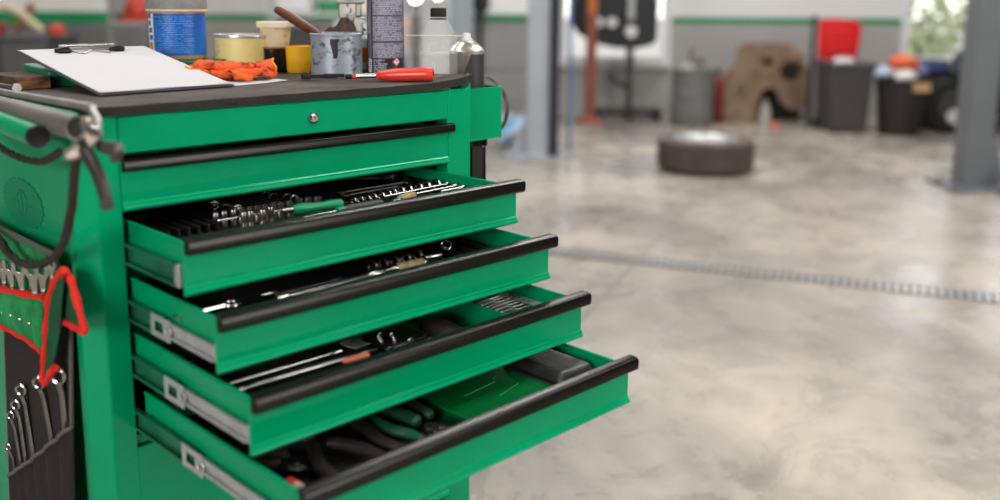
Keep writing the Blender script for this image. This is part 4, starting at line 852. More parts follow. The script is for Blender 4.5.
# ---------------------------------------------------------------- what lies in the drawers
def zd(i, h): return ZB-PP*i+h
def P3(k): return [Vector(p) for p in C[k]]
FL = 0.0082
m_foam2 = mat('grey_black_insert', rgb(34, 36, 36), 0.6, var=0.3, scale=40)
def insert(i, x0, x1, ya, yb, h, ribs, name, label, floor=FL, mt=None):
    t = thing(name, label, 'drawer insert', ((x0+x1)/2, (ya+yb)/2, zd(i, floor)))
    w_, l_ = (x1-x0)/2, (yb-ya)/2; mb = MB(); mb.bb((-w_, -l_, 0), (w_, l_, h*0.55))
    # raised border and ribs
    b_ = 0.006
    for a, c in (((-w_, -l_), (w_, -l_+b_)), ((-w_, l_-b_), (w_, l_)), ((-w_, -l_), (-w_+b_, l_)), ((w_-b_, -l_), (w_, l_))): mb.bb((a[0], a[1], 0), (c[0], c[1], h))
    for (xa, ya_, xb, yb_) in ribs: mb.bb((xa-(x0+x1)/2, ya_-(ya+yb)/2, 0), (xb-(x0+x1)/2, yb_-(ya+yb)/2, h*0.92))
    mb.build('moulded_tray', mt or m_foam, t, bevel=0.0012); return t
# --- drawer 1
ribs = [(0.022+0.011*k, -0.135, 0.026+0.011*k, -0.045) for k in range(13)]+[(0.030+0.015*k, 0.00, 0.034+0.015*k, 0.10) for k in range(8)]+[(0.17, -0.100, 0.56, -0.094), (0.145, 0.030, 0.35, 0.034), (0.35, -0.03, 0.354, 0.12)]
insert(1, 0.014, W_-0.014, -0.143, 0.22, 0.036, ribs, 'foam_insert', 'black foam insert with slots filling the top open drawer')
def socket(name, r, h, loc, label, group, rot=(0, 0, 0), m=None):
    t = thing(name, label, 'socket', loc, rot, group)
    MB().lathe([(r*0.55, 0.0), (r, 0.0), (r, h*0.45), (r*0.93, h*0.48), (r*0.93, h*0.58), (r, h*0.61), (r, h*0.98), (r*0.93, h), (r*0.62, h), (r*0.62, h*0.75), (0.0001, h*0.75)], n=20).build('socket_body', m or mat('satin_socket', rgb(176, 168, 160), 0.32, 0.95, var=0.2, scale=60), t)
    mb = MB(); mb.lathe([(0.0001, h*0.76), (r*0.60, h*0.76)], n=6); mb.build('drive_recess', m_blackmatte, t)
    return t
S = P3('d1_sock')
for k, p in enumerate(S):
    socket('socket', 0.0050+0.00016*k, 0.024, (p.x, p.y, p.z-0.018), '%s chrome socket from the left in the long drawer row' % ORD[k], 'chrome sockets in the top open drawer')
for k, p in enumerate(P3('d1_tall')):
    socket('deep_socket', 0.0046, 0.034, (p.x, p.y, p.z-0.026), '%s tall chrome socket from left in front of socket row' % ORD[k], 'tall sockets in the top open drawer')
a = Vector((0.135, -0.003, zd(1, 0.045))); tag(MB().cyl(a, a+Vector((0.10, -0.002, 0)), 0.0016, 10).cyl(a+Vector((-0.003, 0, 0)), a, 0.003, 10).build('thin_rod', m_chrome), 'thin chrome rod between the two socket rows of top drawer', 'rod')
def wrench(name, L_, r, loc, rot, label, group, m=None, edge=True):
    """combination wrench along local +x, ring at x=0; stands on edge when edge"""
    t = thing(name, label, 'wrench', loc, rot, group)
    nrm = (0, 1, 0) if edge else (0, 0, 1)
    MB().ring((0, 0, 0), r, r*0.27, nrm, 22, 8).build('ring_end', m or m_chrome, t)
    sh = MB(); sh.tube([(-r*1.05, 0, 0), (-r*1.7, 0, 0), (-L_+r*1.5, 0, 0)], [r*0.42, r*0.36, r*0.34], 8, flat=0.6 if edge else 1); sh.build('shank', m or m_chrome, t)
    pr = [(-0.2, .45), (0.9, 1.0), (1.9, .85), (2.0, .45), (1.0, .30), (0.8, 0), (1.0, -.30), (2.0, -.45), (1.9, -.85), (0.9, -1.0), (-0.2, -.45)]
    mb = MB()
    if edge: mb.prism([(-L_+r*1.5-x*r, -r*0.2, y*r) for x, y in pr], (0, r*0.4, 0))
    else: mb.prism([(-L_+r*1.5-x*r, y*r, -r*0.2) for x, y in pr], (0, 0, r*0.4))
    mb.build('open_end', m or m_chrome, t, bevel=0.0004); return t
W4 = P3('d1_wr')
for k in range(4):
    a, b_ = W4[2*k], W4[2*k+1]
    wrench('combination_wrench', (b_-a).length, 0.0068, (a.x, a.y, a.z-0.001), (0, 0, math.atan2(a.y-b_.y, a.x-b_.x)), '%s chrome combination wrench from the back behind the sockets' % ORD[k], 'wrenches behind the sockets', edge=True)
for k, p in enumerate(P3('d1_hook')):
    r = 0.0048+0.0003*k
    wrench('combination_wrench', 0.085, r, (p.x, p.y, p.z-0.002), (0, Rx(-14), Rx(-78)), '%s ring wrench from the left in the fanned wrench row' % ORD[k], 'fanned wrench row in the top open drawer')
# ratchet with green handle
h = P3('d1_handle'); t = thing('ratchet_driver', 'chrome driver with thick green handle in the top open drawer', 'driver', h[1], (0, 0, math.atan2(h[3].y-h[1].y, h[3].x-h[1].x)))
m_gh = mat('green_plastic_handle', rgb(10, 142, 92), 0.35, var=0.15, scale=30, coat=0.2); Lh = (h[3]-h[1]).length
MB().lathe([(0.0001, 0), (0.006, 0.001), (0.0080, 0.008), (0.0085, 0.020), (0.0068, 0.035), (0.0066, 0.050), (0.0080, 0.062), (0.0078, Lh), (0.005, Lh+0.003), (0.0001, Lh+0.003)], (0, 0, 0), 18, 'X').build('handle', m_gh, t)
MB().lathe([(0.0001, -0.016), (0.0042, -0.016), (0.0046, -0.013), (0.0046, 0.002)], (0, 0, 0), 14, 'X').build('driver_stub', m_chrome, t)
q = P3('d1_sd'); t = thing('screwdriver', 'screwdriver with chrome blade, green collar and black handle, top drawer front', 'screwdriver', q[0], (0, 0, math.atan2(q[3].y-q[0].y, q[3].x-q[0].x)))
MB().lathe([(0.0001, 0), (0.0028, 0.001), (0.0028, 0.060), (0.0001, 0.061)], (0, 0, 0), 12, 'X').build('shaft', m_chrome, t)
MB().lathe([(0.0001, 0.058), (0.0058, 0.060), (0.0070, 0.064), (0.0070, 0.072), (0.0001, 0.074)], (0, 0, 0), 16, 'X').build('collar', m_gh, t)
MB().lathe([(0.0001, 0.071), (0.0062, 0.073), (0.0068, 0.085), (0.0066, 0.140), (0.0050, 0.145), (0.0001, 0.146)], (0, 0, 0), 16, 'X').build('handle', mat('handle_dark', rgb(70, 64, 60), 0.5), t)
def extbar(name, a, b_, r, label, group, ends=1.7, m=None):
    d = b_-a; L_ = d.length; t = thing(name, label, 'extension bar', a, (0, -math.asin(d.z/L_), math.atan2(d.y, d.x)), group)
    MB().lathe([(0.0001, 0), (r*0.9, 0.001), (r, 0.003), (r, L_-0.018)], (0, 0, 0), 14, 'X').build('bar', m or m_chrome, t)
    MB().lathe([(r*0.9, L_-0.021), (r*ends, L_-0.016), (r*ends, L_-0.001), (r*ends*0.8, L_), (0.0001, L_)], (0, 0, 0), 16, 'X').build('socket_end', m or m_chrome, t)
    return t
e = P3('d1_ext'); nm = ['longest chrome extension bar at the right of the top drawer', 'middle chrome extension bar at the right of the top drawer', 'shortest and frontmost chrome extension bar, right of top drawer']
for k in range(3): extbar('extension_bar', e[2*k], e[2*k+1], 0.0026+0.0003*(k == 2), nm[k], 'extension bars in the top open drawer')
m_tape = mat('beige_tape', rgb(190, 168, 130), 0.8, col2=rgb(150, 125, 90), scale=90, bump=0.3, bscale=300)
q = P3('d1_tape'); t = thing('taped_joint', 'beige taped chrome joint in front of top drawer extension bars', 'adapter', q[0], (0, 0, math.atan2(q[2].y-q[0].y, q[2].x-q[0].x)))
MB().lathe([(0.0001, 0), (0.0022, 0.001), (0.0022, 0.014), (0.006, 0.015), (0.006, 0.019)], (0, 0, 0), 14, 'X').build('drive_end', m_chrome, t); MB().lathe([(0.0001, 0.018), (0.0066, 0.0185), (0.0069, 0.035), (0.0067, 0.054), (0.0001, 0.055)], (0, 0, 0), 16, 'X').build('tape_wrap', m_tape, t)
q = P3('d1_rat'); t = thing('ratchet', 'chrome ratchet with oval head at the back of the top drawer', 'ratchet', q[1], (0, 0, math.atan2(q[1].y-q[0].y, q[1].x-q[0].x)))
MB().lathe([(0.0001, -0.008), (0.012, -0.007), (0.0145, 0), (0.012, 0.006), (0.0001, 0.0075)], n=24, sx=1.25).build('ratchet_head', m_chrome, t)
MB().tube([(-0.012, 0, 0), (-0.03, 0, 0), (-0.12, 0, 0)], [0.006, 0.0045, 0.006], 12).build('handle', m_chrome, t)
for k in range(2):
    a, b_ = q[3+2*k], q[2+2*k]; wrench('dull_wrench', (b_-a).length, 0.0062, (a.x, a.y, a.z-0.004), (0, 0, math.atan2(a.y-b_.y, a.x-b_.x)), ['dull steel wrench lying flat behind the fanned row, rear one', 'dull steel wrench lying flat behind the fanned row, front one'][k], 'dull wrenches in the top open drawer', m=m_dsteel, edge=False)
for k, p in enumerate(P3('d1_small')):
    socket('small_adapter', 0.0045, 0.016, (p.x, p.y, p.z-0.008), '%s small chrome adapter from the back right of the ratchet' % ORD[k], 'small adapters beside the ratchet', rot=(0, Rx(70), Rx(20+30*k)))
# --- drawer 2
y2 = -EXT[2]+0.02
insert(2, 0.014, 0.44, y2, y2+0.25, 0.026, [(0.03, y2+0.045, 0.42, y2+0.049), (0.03, y2+0.085, 0.42, y2+0.089)], 'foam_insert', 'black foam insert under the long chrome bars, second open drawer')
t = thing('tray_divider', 'curved black plastic compartments at the right of second open drawer', 'drawer insert', (0, 0, zd(2, FL)))
mb = MB(); mb.bb((0.444, y2, 0), (W_-0.014, y2+0.25, 0.003))
mb.build('tray_floor', m_foam2, t)
for k in range(4):
    xa = 0.448+0.031*k; xb = xa+0.027; rows = []
    for j in range(11):
        u = j/10; x = xa+(xb-xa)*u; z = 0.004+0.026*(abs(2*u-1))**2.2; rows.append([(x, y2+0.002+0.245*v/6, z) for v in range(7)])
    MB().sheet(rows, (0, 0, -0.0012)).build('curved_compartment', m_foam2, t)
q = P3('d2_bar'); t = thing('breaker_bar', 'long chrome breaker bar lying along the front of the second drawer', 'bar', q[0], (0, 0, math.atan2(q[5].y-q[0].y, q[5].x-q[0].x)))
Lb = (q[5]-q[0]).length
MB().lathe([(0.0001, 0), (0.0066, 0.001), (0.0066, 0.018), (0.0048, 0.020), (0.0044, 0.024), (0.0044, 0.028)], (0, 0, 0), 16, 'X').build('bar_tip', m_chrome, t)
MB().lathe([(0.0044, 0.024), (0.0056, 0.030), (0.0056, Lb-0.028)], (0, 0, 0), 16, 'X').build('bar_shaft', m_chrome, t)
MB().lathe([(0.0056, Lb-0.029), (0.0076, Lb-0.026), (0.0076, Lb-0.002), (0.006, Lb), (0.0001, Lb)], (0, 0, 0), 16, 'X').build('bar_grip', m_chrome, t)
q = P3('d2_open'); wrench('open_ended_wrench', 0.075, 0.010, (q[2].x, q[2].y, q[2].z), (0, 0, Rx(3)), 'polished wrench at the left front corner of the second drawer', None, edge=False)
q = P3('d2_short'); extbar('short_bar', q[0], q[1], 0.0034, 'short chrome bar behind the breaker bar tip, second drawer', None, ends=1.0)
q = P3('d2_dull'); extbar('thin_bar', q[0], q[1], 0.0018, 'thin dull bar with small chrome tip behind the breaker bar', None, ends=2.2, m=m_dsteel)
for k, p in enumerate(P3('d2_arc')):
    wrench('ring_wrench', 0.10, 0.0090, (p.x, p.y+0.001, p.z+0.001), (0, Rx(-6), Rx(-86)), '%s ring wrench standing on edge from left, second drawer' % ORD[k], 'ring wrenches on edge in the second drawer')
q = P3('d2_flat'); extbar('flat_bar', q[0], q[1], 0.0032, 'short chrome bar beneath the row of rings, second drawer', None, ends=1.0)
q = P3('d2_tape'); t = thing('taped_adapter', 'two beige taped chrome adapters joined end to end in second drawer', 'adapter', q[0], (0, 0, math.atan2(q[4].y-q[0].y, q[4].x-q[0].x)))
MB().lathe([(0.0001, -0.012), (0.004, -0.010), (0.006, 0.002), (0.0075, 0.006), (0.0075, 0.010)], (0, 0, 0), 16, 'X').build('drive_end', m_chrome, t)
MB().lathe([(0.0001, 0.009), (0.0072, 0.010), (0.0078, 0.022), (0.0074, 0.030), (0.0058, 0.032), (0.0072, 0.034), (0.0076, 0.045), (0.0070, 0.060), (0.0001, 0.061)], (0, 0, 0), 18, 'X').build('tape_wrap', m_tape, t)
MB().lathe([(0.0055, 0.060), (0.0060, 0.061), (0.0045, 0.068), (0.0001, 0.068)], (0, 0, 0), 14, 'X').build('adapter_tip', m_chrome, t)
q = P3('d2_cyl'); t = thing('deep_socket', 'long chrome deep socket right of the taped adapters', 'socket', q[0], (0, 0, 0)); MB().lathe([(0.0001, 0), (0.0060, 0.0005), (0.0078, 0.003), (0.0078, 0.032), (0.0070, 0.033), (0.0050, 0.033), (0.0048, 0.026), (0.0001, 0.026)], (0, 0, 0), 20, 'X').build('socket_body', m_chrome, t)
p = P3('d2_ring')[0]; t = thing('split_ring', 'chrome ring standing upright in a compartment of second drawer', 'ring', p)
MB().ring((0, 0, 0), 0.0078, 0.0011, (0.62, 0.78, 0), 30, 8).build('outer_ring', m_chrome, t); MB().ring((0.001, 0.0015, 0.001), 0.0062, 0.0009, (0.8, 0.5, 0.2), 26, 6).build('inner_ring', m_chrome, t)
# --- drawer 3
y3 = -EXT[3]+0.02
insert(3, 0.014, 0.250, y3, y3+0.24, 0.026, [(0.03, y3+0.038, 0.24, y3+0.042), (0.03, y3+0.075, 0.24, y3+0.079)], 'foam_insert', 'black foam insert under the chrome rods, third open drawer')
q = P3('d3_rodA'); extbar('slim_rod', q[0], q[3], 0.0026, 'slimmer chrome rod at the back left of the third drawer', None, ends=1.7)
q = P3('d3_rodB'); t = thing('torque_handle', 'thick chrome rod with ratchet head along third drawer front', 'ratchet', q[0], (0, 0, math.atan2(q[3].y-q[0].y, q[3].x-q[0].x))); Lb = (q[3]-q[0]).length
MB().lathe([(0.0001, -0.003), (0.0036, -0.002), (0.0042, 0.004), (0.0030, 0.009), (0.0030, 0.014)], (0, 0, 0), 14, 'X').build('rod_knob', m_chrome, t)
MB().lathe([(0.0030, 0.012), (0.0046, 0.018), (0.0044, Lb-0.045), (0.0034, Lb-0.03)], (0, 0, 0), 16, 'X').build('rod_shaft', m_chrome, t)
MB().tube([(Lb-0.036, 0, 0), (Lb-0.022, 0.001, 0.001), (Lb-0.008, 0.003, 0.0), (Lb, 0.003, -0.001)], [0.0032, 0.0050, 0.0062, 0.004], 14, flat=0.7).build('ratchet_head', m_chrome, t)
q = P3('d3_red'); t = thing('red_strip', 'salmon red grip lying against the thick chrome rod', 'grip', q[0], (0, 0, math.atan2(q[1].y-q[0].y, q[1].x-q[0].x)))
MB().tube([(0, 0, 0.003), (0.004, 0, 0.003), (0.036, 0, 0.003), (0.040, 0, 0.003)], [0.003, 0.0052, 0.0052, 0.003], 12, flat=0.7).build('grip_body', mat('salmon_plastic', rgb(214, 110, 84), 0.5), t)
for k, p in enumerate(P3('d3_bits')):
    t = thing('driver_bit', '%s chrome bit from the back in the comb of bits' % ORD[k], 'bit', (p.x-0.004, p.y, p.z), (0, 0, Rx(2)), 'driver bits in the third drawer')
    MB().lathe([(0.0001, 0), (0.0020, 0.0005), (0.0020, 0.020), (0.0013, 0.022), (0.0013, 0.030), (0.0001, 0.031)], (0, 0, 0), 6, 'X').build('bit_shank', m_chrome, t)
bh_ = thing('bit_holder', 'black holder under the comb of chrome bits, third drawer', 'holder', (0.228, -0.192, zd(3, 0.030)))
mb = MB(); mb.bb((-0.018, -0.024, -0.006), (0.020, 0.024, 0.008)); mb.build('holder_block', m_foam2, bh_, bevel=0.002)
for k, p in enumerate(P3('d3_beads')):
    t = thing('small_socket', '%s of the tiny chrome sockets around black case, counted from back left' % ORD[k], 'socket', (p.x, p.y, p.z-0.008), (0, 0, 0), 'tiny sockets in the third drawer')
    MB().lathe([(0.0001, 0), (0.0028, 0), (0.0028, 0.008), (0.0022, 0.0095), (0.0012, 0.0095), (0.0012, 0.007), (0.0001, 0.007)], n=14).build('socket_body', m_chrome, t)
kc = thing('bit_case', 'open black plastic case with thin shiny edge, third drawer middle', 'case', (0.300, -0.214, zd(3, FL)))
mb = MB(); mb.bb((-0.048, -0.050, 0), (0.055, 0.060, 0.022)); mb.build('case_body', m_foam2, kc, bevel=0.004)
e_ = P3('d3_case'); o_ = Vector((0.300, -0.214, zd(3, FL)))
pts = [Vector((-0.040, -0.018, 0.0345)), Vector((0.020, -0.018, 0.0345)), Vector((0.030, -0.010, 0.0345)), Vector((0.028, 0.030, 0.0345)), Vector((-0.040, 0.030, 0.0345))]
mb = MB(); mb.bb((-0.045, -0.016, 0.020), (0.028, 0.045, 0.034)); mb.build('case_lid', mat('smoked_lid', rgb(30, 32, 32), 0.15, coat=0.5), kc, bevel=0.004)
MB().tube(pts[:3]+[pts[3]], 0.0008, 6).build('lid_edge', m_steel, kc)
q = P3('d3_lump'); t = thing('black_pouch', 'rounded black pouch beside the green partition, third drawer', 'pouch', (0.378, -0.205, zd(3, FL)))
blob(MB(), (0, 0, 0.018), 0.030, 14, 14, 0.12, 0.95, 1.5, 0.62).build('pouch_body', mat('black_leather', rgb(48, 42, 42), 0.6, bump=0.1), t)
t = thing('green_partition', 'green metal partition left of the punches in third drawer', 'partition', (0.440, y3, zd(3, FL)))
MB().bb((-0.001, 0, 0), (0.001, 0.20, 0.050)).bb((-0.001, 0, 0), (0.012, 0.20, 0.002)).build('partition_plate', m_green_in, t, bevel=0.0006)
pt = thing('punch_tray', 'black tray holding seven dull steel punches, third drawer right', 'tray', (0.50, -0.195, zd(3, FL)))
MB().bb((-0.052, -0.088, 0), (0.060, 0.12, 0.022)).bb((-0.052, -0.088, 0.0), (-0.030, 0.12, 0.026)).build('tray_body', m_foam, pt, bevel=0.002)
A_, B_ = P3('d3_punchL'), P3('d3_punchR')
for k in range(7):
    a, b_ = A_[k], B_[k]; d = b_-a; t = thing('punch', '%s dull steel punch from the back in the black tray' % ORD[k], 'punch', a+Vector((0, 0, -0.003)), (0, 0, math.atan2(d.y, d.x)), 'punches in the third drawer'); L_ = d.length
    MB().lathe([(0.0001, 0), (0.0036, 0.001), (0.0040, 0.004), (0.0040, 0.030)], (0, 0, 0), 8, 'X').build('punch_body', m_steel, t)
    MB().lathe([(0.0040, 0.030), (0.0026, 0.038), (0.0018, L_-0.006), (0.0022, L_-0.004), (0.0024, L_), (0.0001, L_)], (0, 0, 0), 12, 'X').build('punch_tip', m_steel, t)
m_cl2 = mat('clear_lid', (0.75, 0.85, 0.82, 1), 0.1, alpha=0.25, spec=0.8)
t = thing('clear_lid', 'narrow clear plastic lid beside the punches, third drawer', 'lid', (0.548, -0.235, zd(3, 0.040))); MB().bb((-0.010, -0.040, 0), (0.008, 0.09, 0.002)).build('lid_sheet', m_cl2, t)
# --- drawer 4
y4 = -EXT[4]+0.02
t = thing('drawer_liner', 'dark rubber liner under pliers in the lowest open drawer', 'liner', (0, 0, zd(4, FL))); MB().bb((0.014, y4, 0), (W_-0.014, 0.0, 0.002)).build('liner_sheet', mat('liner_dark', rgb(34, 36, 34), 0.8, bump=0.2), t)
t = thing('green_plastic_box', 'translucent green plastic box with flat lid, lowest open drawer', 'box', (0.392, -0.290, zd(4, FL+0.002)), (0, 0, 0))
m_gl = mat('glossy_green_lid', rgb(10, 118, 56), 0.15, var=0.2, scale=12, coat=0.6, trans=0.0)
MB().bb((-0.088, -0.052, 0), (0.082, 0.10, 0.022)).build('box_base', mat('dark_green_plastic', rgb(8, 70, 38), 0.3), t, bevel=0.002)
MB().bb((-0.086, -0.050, 0.0215), (0.080, 0.098, 0.0255)).build('box_lid', m_gl, t, bevel=0.0012)
sc_ = MB()
for (x0, y0_, x1, y1_) in ((-0.04, 0.012, 0.03, 0.020), (0.0, -0.02, 0.05, -0.008), (0.035, 0.03, 0.045, 0.034)): sc_.tube([(x0, y0_, 0.0256), (x1, y1_, 0.0256)], 0.0005, 4)
sc_.build('lid_scratches', mat('scratch_pale', rgb(70, 180, 130), 0.4), t)
t = thing('black_case', 'black hard plastic case at the right of lowest open drawer', 'case', (0.513, -0.298, zd(4, FL+0.002)), (0, 0, Rx(-1)))
m_bc = mat('worn_black_case', rgb(62, 60, 58), 0.42, col2=rgb(34, 33, 33), scale=9, bump=0.15, bscale=120, coat=0.1)
MB().bb((-0.040, -0.058, 0), (0.038, 0.07, 0.022)).build('case_base', m_bc, t, bevel=0.005, segs=3)
MB().prism([(-0.041, -0.059, 0.023), (0.039, -0.059, 0.023), (0.039, 0.071, 0.023), (-0.041, 0.071, 0.023)], (0, 0, 0.004)).build('case_seam', m_bc, t, bevel=0.0015)
mb = MB(); g0 = [(-0.040, -0.058, 0.027), (0.038, -0.058, 0.027), (0.038, 0.07, 0.027), (-0.040, 0.07, 0.027)]; g1 = [(-0.034, -0.050, 0.046), (0.032, -0.050, 0.046), (0.032, 0.063, 0.046), (-0.034, 0.063, 0.046)]
a_ = [mb.bm.verts.new(p) for p in g0]; b2 = [mb.bm.verts.new(p) for p in g1]; mb.bm.faces.new(a_[::-1]); mb.bm.faces.new(b2)
for i in range(4): mb.bm.faces.new((a_[i], a_[(i+1) % 4], b2[(i+1) % 4], b2[i]))
lid = mb.build('case_lid', m_bc, t, bevel=0.007, segs=4)
MB().lathe([(0.0001, 0.0466), (0.006, 0.0466), (0.0065, 0.046)], (0.006, 0.040, 0), 20).build('lid_emblem', m_blackmatte, lid)
m_h = mat('black_green_grip', rgb(44, 37, 37), 0.5, var=0.2, scale=30); m_hg = mat('green_grip_pad', rgb(20, 88, 62), 0.5, col2=rgb(26, 50, 40), scale=30)
def pliers(label, h1, h2, head, jaws, green=0, jm=None):
    t = thing('pliers', label, 'pliers', (0, 0, 0), (0, 0, 0), 'pliers in the lowest open drawer')
    for k, hh in enumerate((h1, h2)):
        if not hh: continue
        p = bez(hh, 6); n = len(p); MB().tube(p, [0.0062+0.0030*math.sin(PI*min(1, 0.15+0.9*i/(n-1))) if 0 < i < n-1 else 0.003 for i in range(n)], 12).build('handle', m_hg if green and k == 0 else m_h, t)
        q = p[:max(3, n//3)]; MB().tube([v+Vector((0, 0, 0.0015)) for v in q], [0.004]+[0.0082]*(len(q)-2)+[0.004], 12).build('grip_pad', m_hg, t) if green == 2 else None
    if head is not None:
        MB().lathe([(0.0001, -0.004), (0.010, -0.004), (0.011, 0.0), (0.010, 0.004), (0.0001, 0.0045)], head, 18).build('pivot_joint', m_dsteel, t)
        for j in jaws: MB().tube(j, [0.0065, 0.0060, 0.0026], 8, flat=0.6).build('jaw', jm or m_dsteel, t)
    return t
p = P3('p1')
pliers('cutting pliers with bright jaw tip beside the green plastic box', [p[1], p[2], p[3]+Vector((0, 0.02, 0))], [p[4], p[5], p[6]+Vector((0, 0.02, 0))], p[0]+Vector((0.004, 0.0, 0)), [[p[0], p[0].lerp(p[7], .6), p[7]+Vector((0, -.004, 0))], [p[0]+Vector((0.006, 0, 0)), p[8]+Vector((0.006, 0.006, 0)), p[8]+Vector((0.002, -.006, 0))]], 2)
MB().tube([p[7]+Vector((-0.002, 0.006, 0.004)), p[7]+Vector((0, -0.008, 0.003))], [0.0045, 0.003], 8, flat=0.5).build('bright_jaw_edge', m_chrome, [o for o in bpy.data.objects if o.name.startswith('pliers')][-1])
pliers('large pliers with dull green sheen grips, centre of lowest drawer', P3('p2a'), P3('p2b'), Vector((0.205, -0.195, zd(4, 0.03))), [[Vector((0.205, -0.195, zd(4, .03))), Vector((0.205, -0.17, zd(4, .03))), Vector((0.207, -0.15, zd(4, .03)))]], 1)
pliers('black-handled pliers spread open at the left of lowest drawer', P3('p3a'), P3('p3b'), Vector((0.125, -0.225, zd(4, 0.03))), [[Vector((0.125, -0.225, zd(4, .03))), Vector((0.122, -0.20, zd(4, .03))), Vector((0.118, -0.18, zd(4, .03)))]], 0)
q = P3('p4'); pliers('small grip tool with bright steel jaw, lowest drawer left corner', [q[0], Vector((0.052, -0.25, q[0].z)), Vector((0.036, -0.235, q[0].z))], [q[4], Vector((0.068, -0.235, q[0].z)), Vector((0.056, -0.215, q[0].z))], q[1], [[q[1], q[2], q[3]], [q[0], q[1]+Vector((-.002, -.012, 0)), q[1]+Vector((0.004, -0.02, 0))]], 0, m_chrome)
q = P3('p4red'); t = thing('red_handle_tool', 'short red and white handled tool in lowest drawer corner', 'tool', q[0], (0, 0, math.atan2(q[1].y-q[0].y, q[1].x-q[0].x)))
MB().tube([(0, 0, 0), (0.004, 0, 0), (0.018, 0, 0)], [0.004, 0.0068, 0.0068], 12).build('red_grip', mat('red_plastic', rgb(225, 52, 42), 0.28), t); MB().tube([(0.017, 0, 0), (0.034, 0, 0), (0.036, 0, 0)], [0.0064, 0.0062, 0.004], 12).build('white_grip', mat('pinkish_white', rgb(226, 180, 170), 0.5), t)
mt_ = thing('drawer_tool_handle', 'black wooden-looking file handle crossing behind the open pliers', 'file', (0.075, -0.22, zd(4, 0.020)), (0, 0, Rx(-70))); MB().lathe([(0.0001, 0), (0.006, 0.002), (0.0085, 0.02), (0.006, 0.06), (0.008, 0.09), (0.004, 0.1), (0.0001, 0.1)], (0, 0, 0), 14, 'X').build('handle', m_h, mt_)
# ---------------------------------------------------------------- the rest of the workshop, far behind
def bthing(name, label, cat, r, d, group=None, rz=0.0, z=0.0): return thing(name, label, cat, room(r, d, z), (0, 0, RZ+rz), group)
m_col = mat('lift_grey_blue', rgb(178, 184, 192), 0.5, var=0.12, scale=3); m_col2 = mat('lift_grey', rgb(112, 116, 120), 0.5, var=0.12, scale=3); m_dark = mat('dark_recess', rgb(40, 42, 50), 0.6)
# lift column left of centre
t = bthing('lift_column', 'pale blue-grey lift column standing directly behind the cabinet', 'column', 0.305, 6.80)
MB().prism([(-0.115, -0.10, 0), (0.06, -0.13, 0), (0.06, -0.09, 0), (-0.085, -0.07, 0), (-0.085, 0.12, 0), (-0.115, 0.12, 0)], (0, 0, 4.3)).build('column_profile', m_col, t)
MB().bb((0.03, -0.15, 0.02), (0.100, 0.12, 4.3)).build('recess_shade_strip', m_dark, t)  # dark box painted in place of the column's shaded recess
MB().bb((-0.26, -0.16, 0), (0.16, 0.20, 0.018)).build('base_plate', m_col, t, bevel=0.003)
MB().prism([(-0.24, -0.02, 0.018), (-0.115, -0.02, 0.018), (-0.115, -0.02, 0.30)], (0, 0.012, 0)).build('gusset', m_col, t)
for q in ((-0.22, -0.12), (0.12, -0.12)): MB().cyl((*q, 0.018), (*q, 0.04), 0.014, 6).build('anchor_bolt', m_steel, t)
hs = bthing('blue_hose', 'blue hose hanging down the right side of the left lift column', 'hose', 0.50, 6.95)
MB().tube(bez([(0, 0, 2.2), (0.012, 0, 1.5), (-0.008, 0, 0.9), (0.012, 0, 0.5), (0.0, 0, 0.1), (0.02, 0.05, 0.02)], 8), 0.014, 8).build('hose_line', mat('hose_blue', rgb(110, 145, 185), 0.5), hs)
# right lift column
t = bthing('lift_column', 'dark grey lift column at the right edge with bolted base plate', 'column', 2.855, 5.72)
MB().prism([(-0.092, -0.09, 0), (0.055, -0.09, 0), (0.075, 0.09, 0), (-0.092, 0.09, 0)], (0, 0, 4.3)).build('column_profile', m_col2, t)
MB().bb((0.06, -0.03, 0), (0.095, 0.09, 4.3)).build('side_rail', m_dark, t)
MB().bb((-0.20, -0.20, 0), (0.24, 0.20, 0.02)).build('base_plate', m_col2, t, bevel=0.003)
MB().prism([(0.07, -0.05, 0.02), (0.18, -0.05, 0.02), (0.07, -0.05, 0.35)], (0, 0.012, 0)).build('gusset', m_col2, t)
for q in ((-0.16, -0.15), (0.02, -0.16), (0.17, -0.15), (-0.16, 0.1)): MB().cyl((*q, 0.02), (*q, 0.05), 0.017, 6).build('anchor_bolt', m_steel, t)
rg2 = bthing('blue_cloth', 'light blue crumpled cloth at the foot of the right column', 'cloth', 2.99, 5.50); blob(MB(), (0, 0, 0.06), 0.075, 31, 12, 0.3, 1.1, 1.0, 0.8).build('cloth_heap', mat('cloth_blue', rgb(110, 160, 185), 0.8, var=0.3), rg2)
# crumpled blue-white rag beside left column
t = bthing('blue_white_rag', 'blurred blue and white rag on the floor left of the left column', 'rag', 0.08, 7.25); blob(MB(), (0, 0, 0.11), 0.13, 41, 14, 0.35, 1.1, 0.9, 0.9).build('rag_heap', mat('rag_bluewhite', rgb(200, 205, 210), 0.8, col2=rgb(130, 180, 215), scale=8, vthr=(0.42, 0.55)), t)
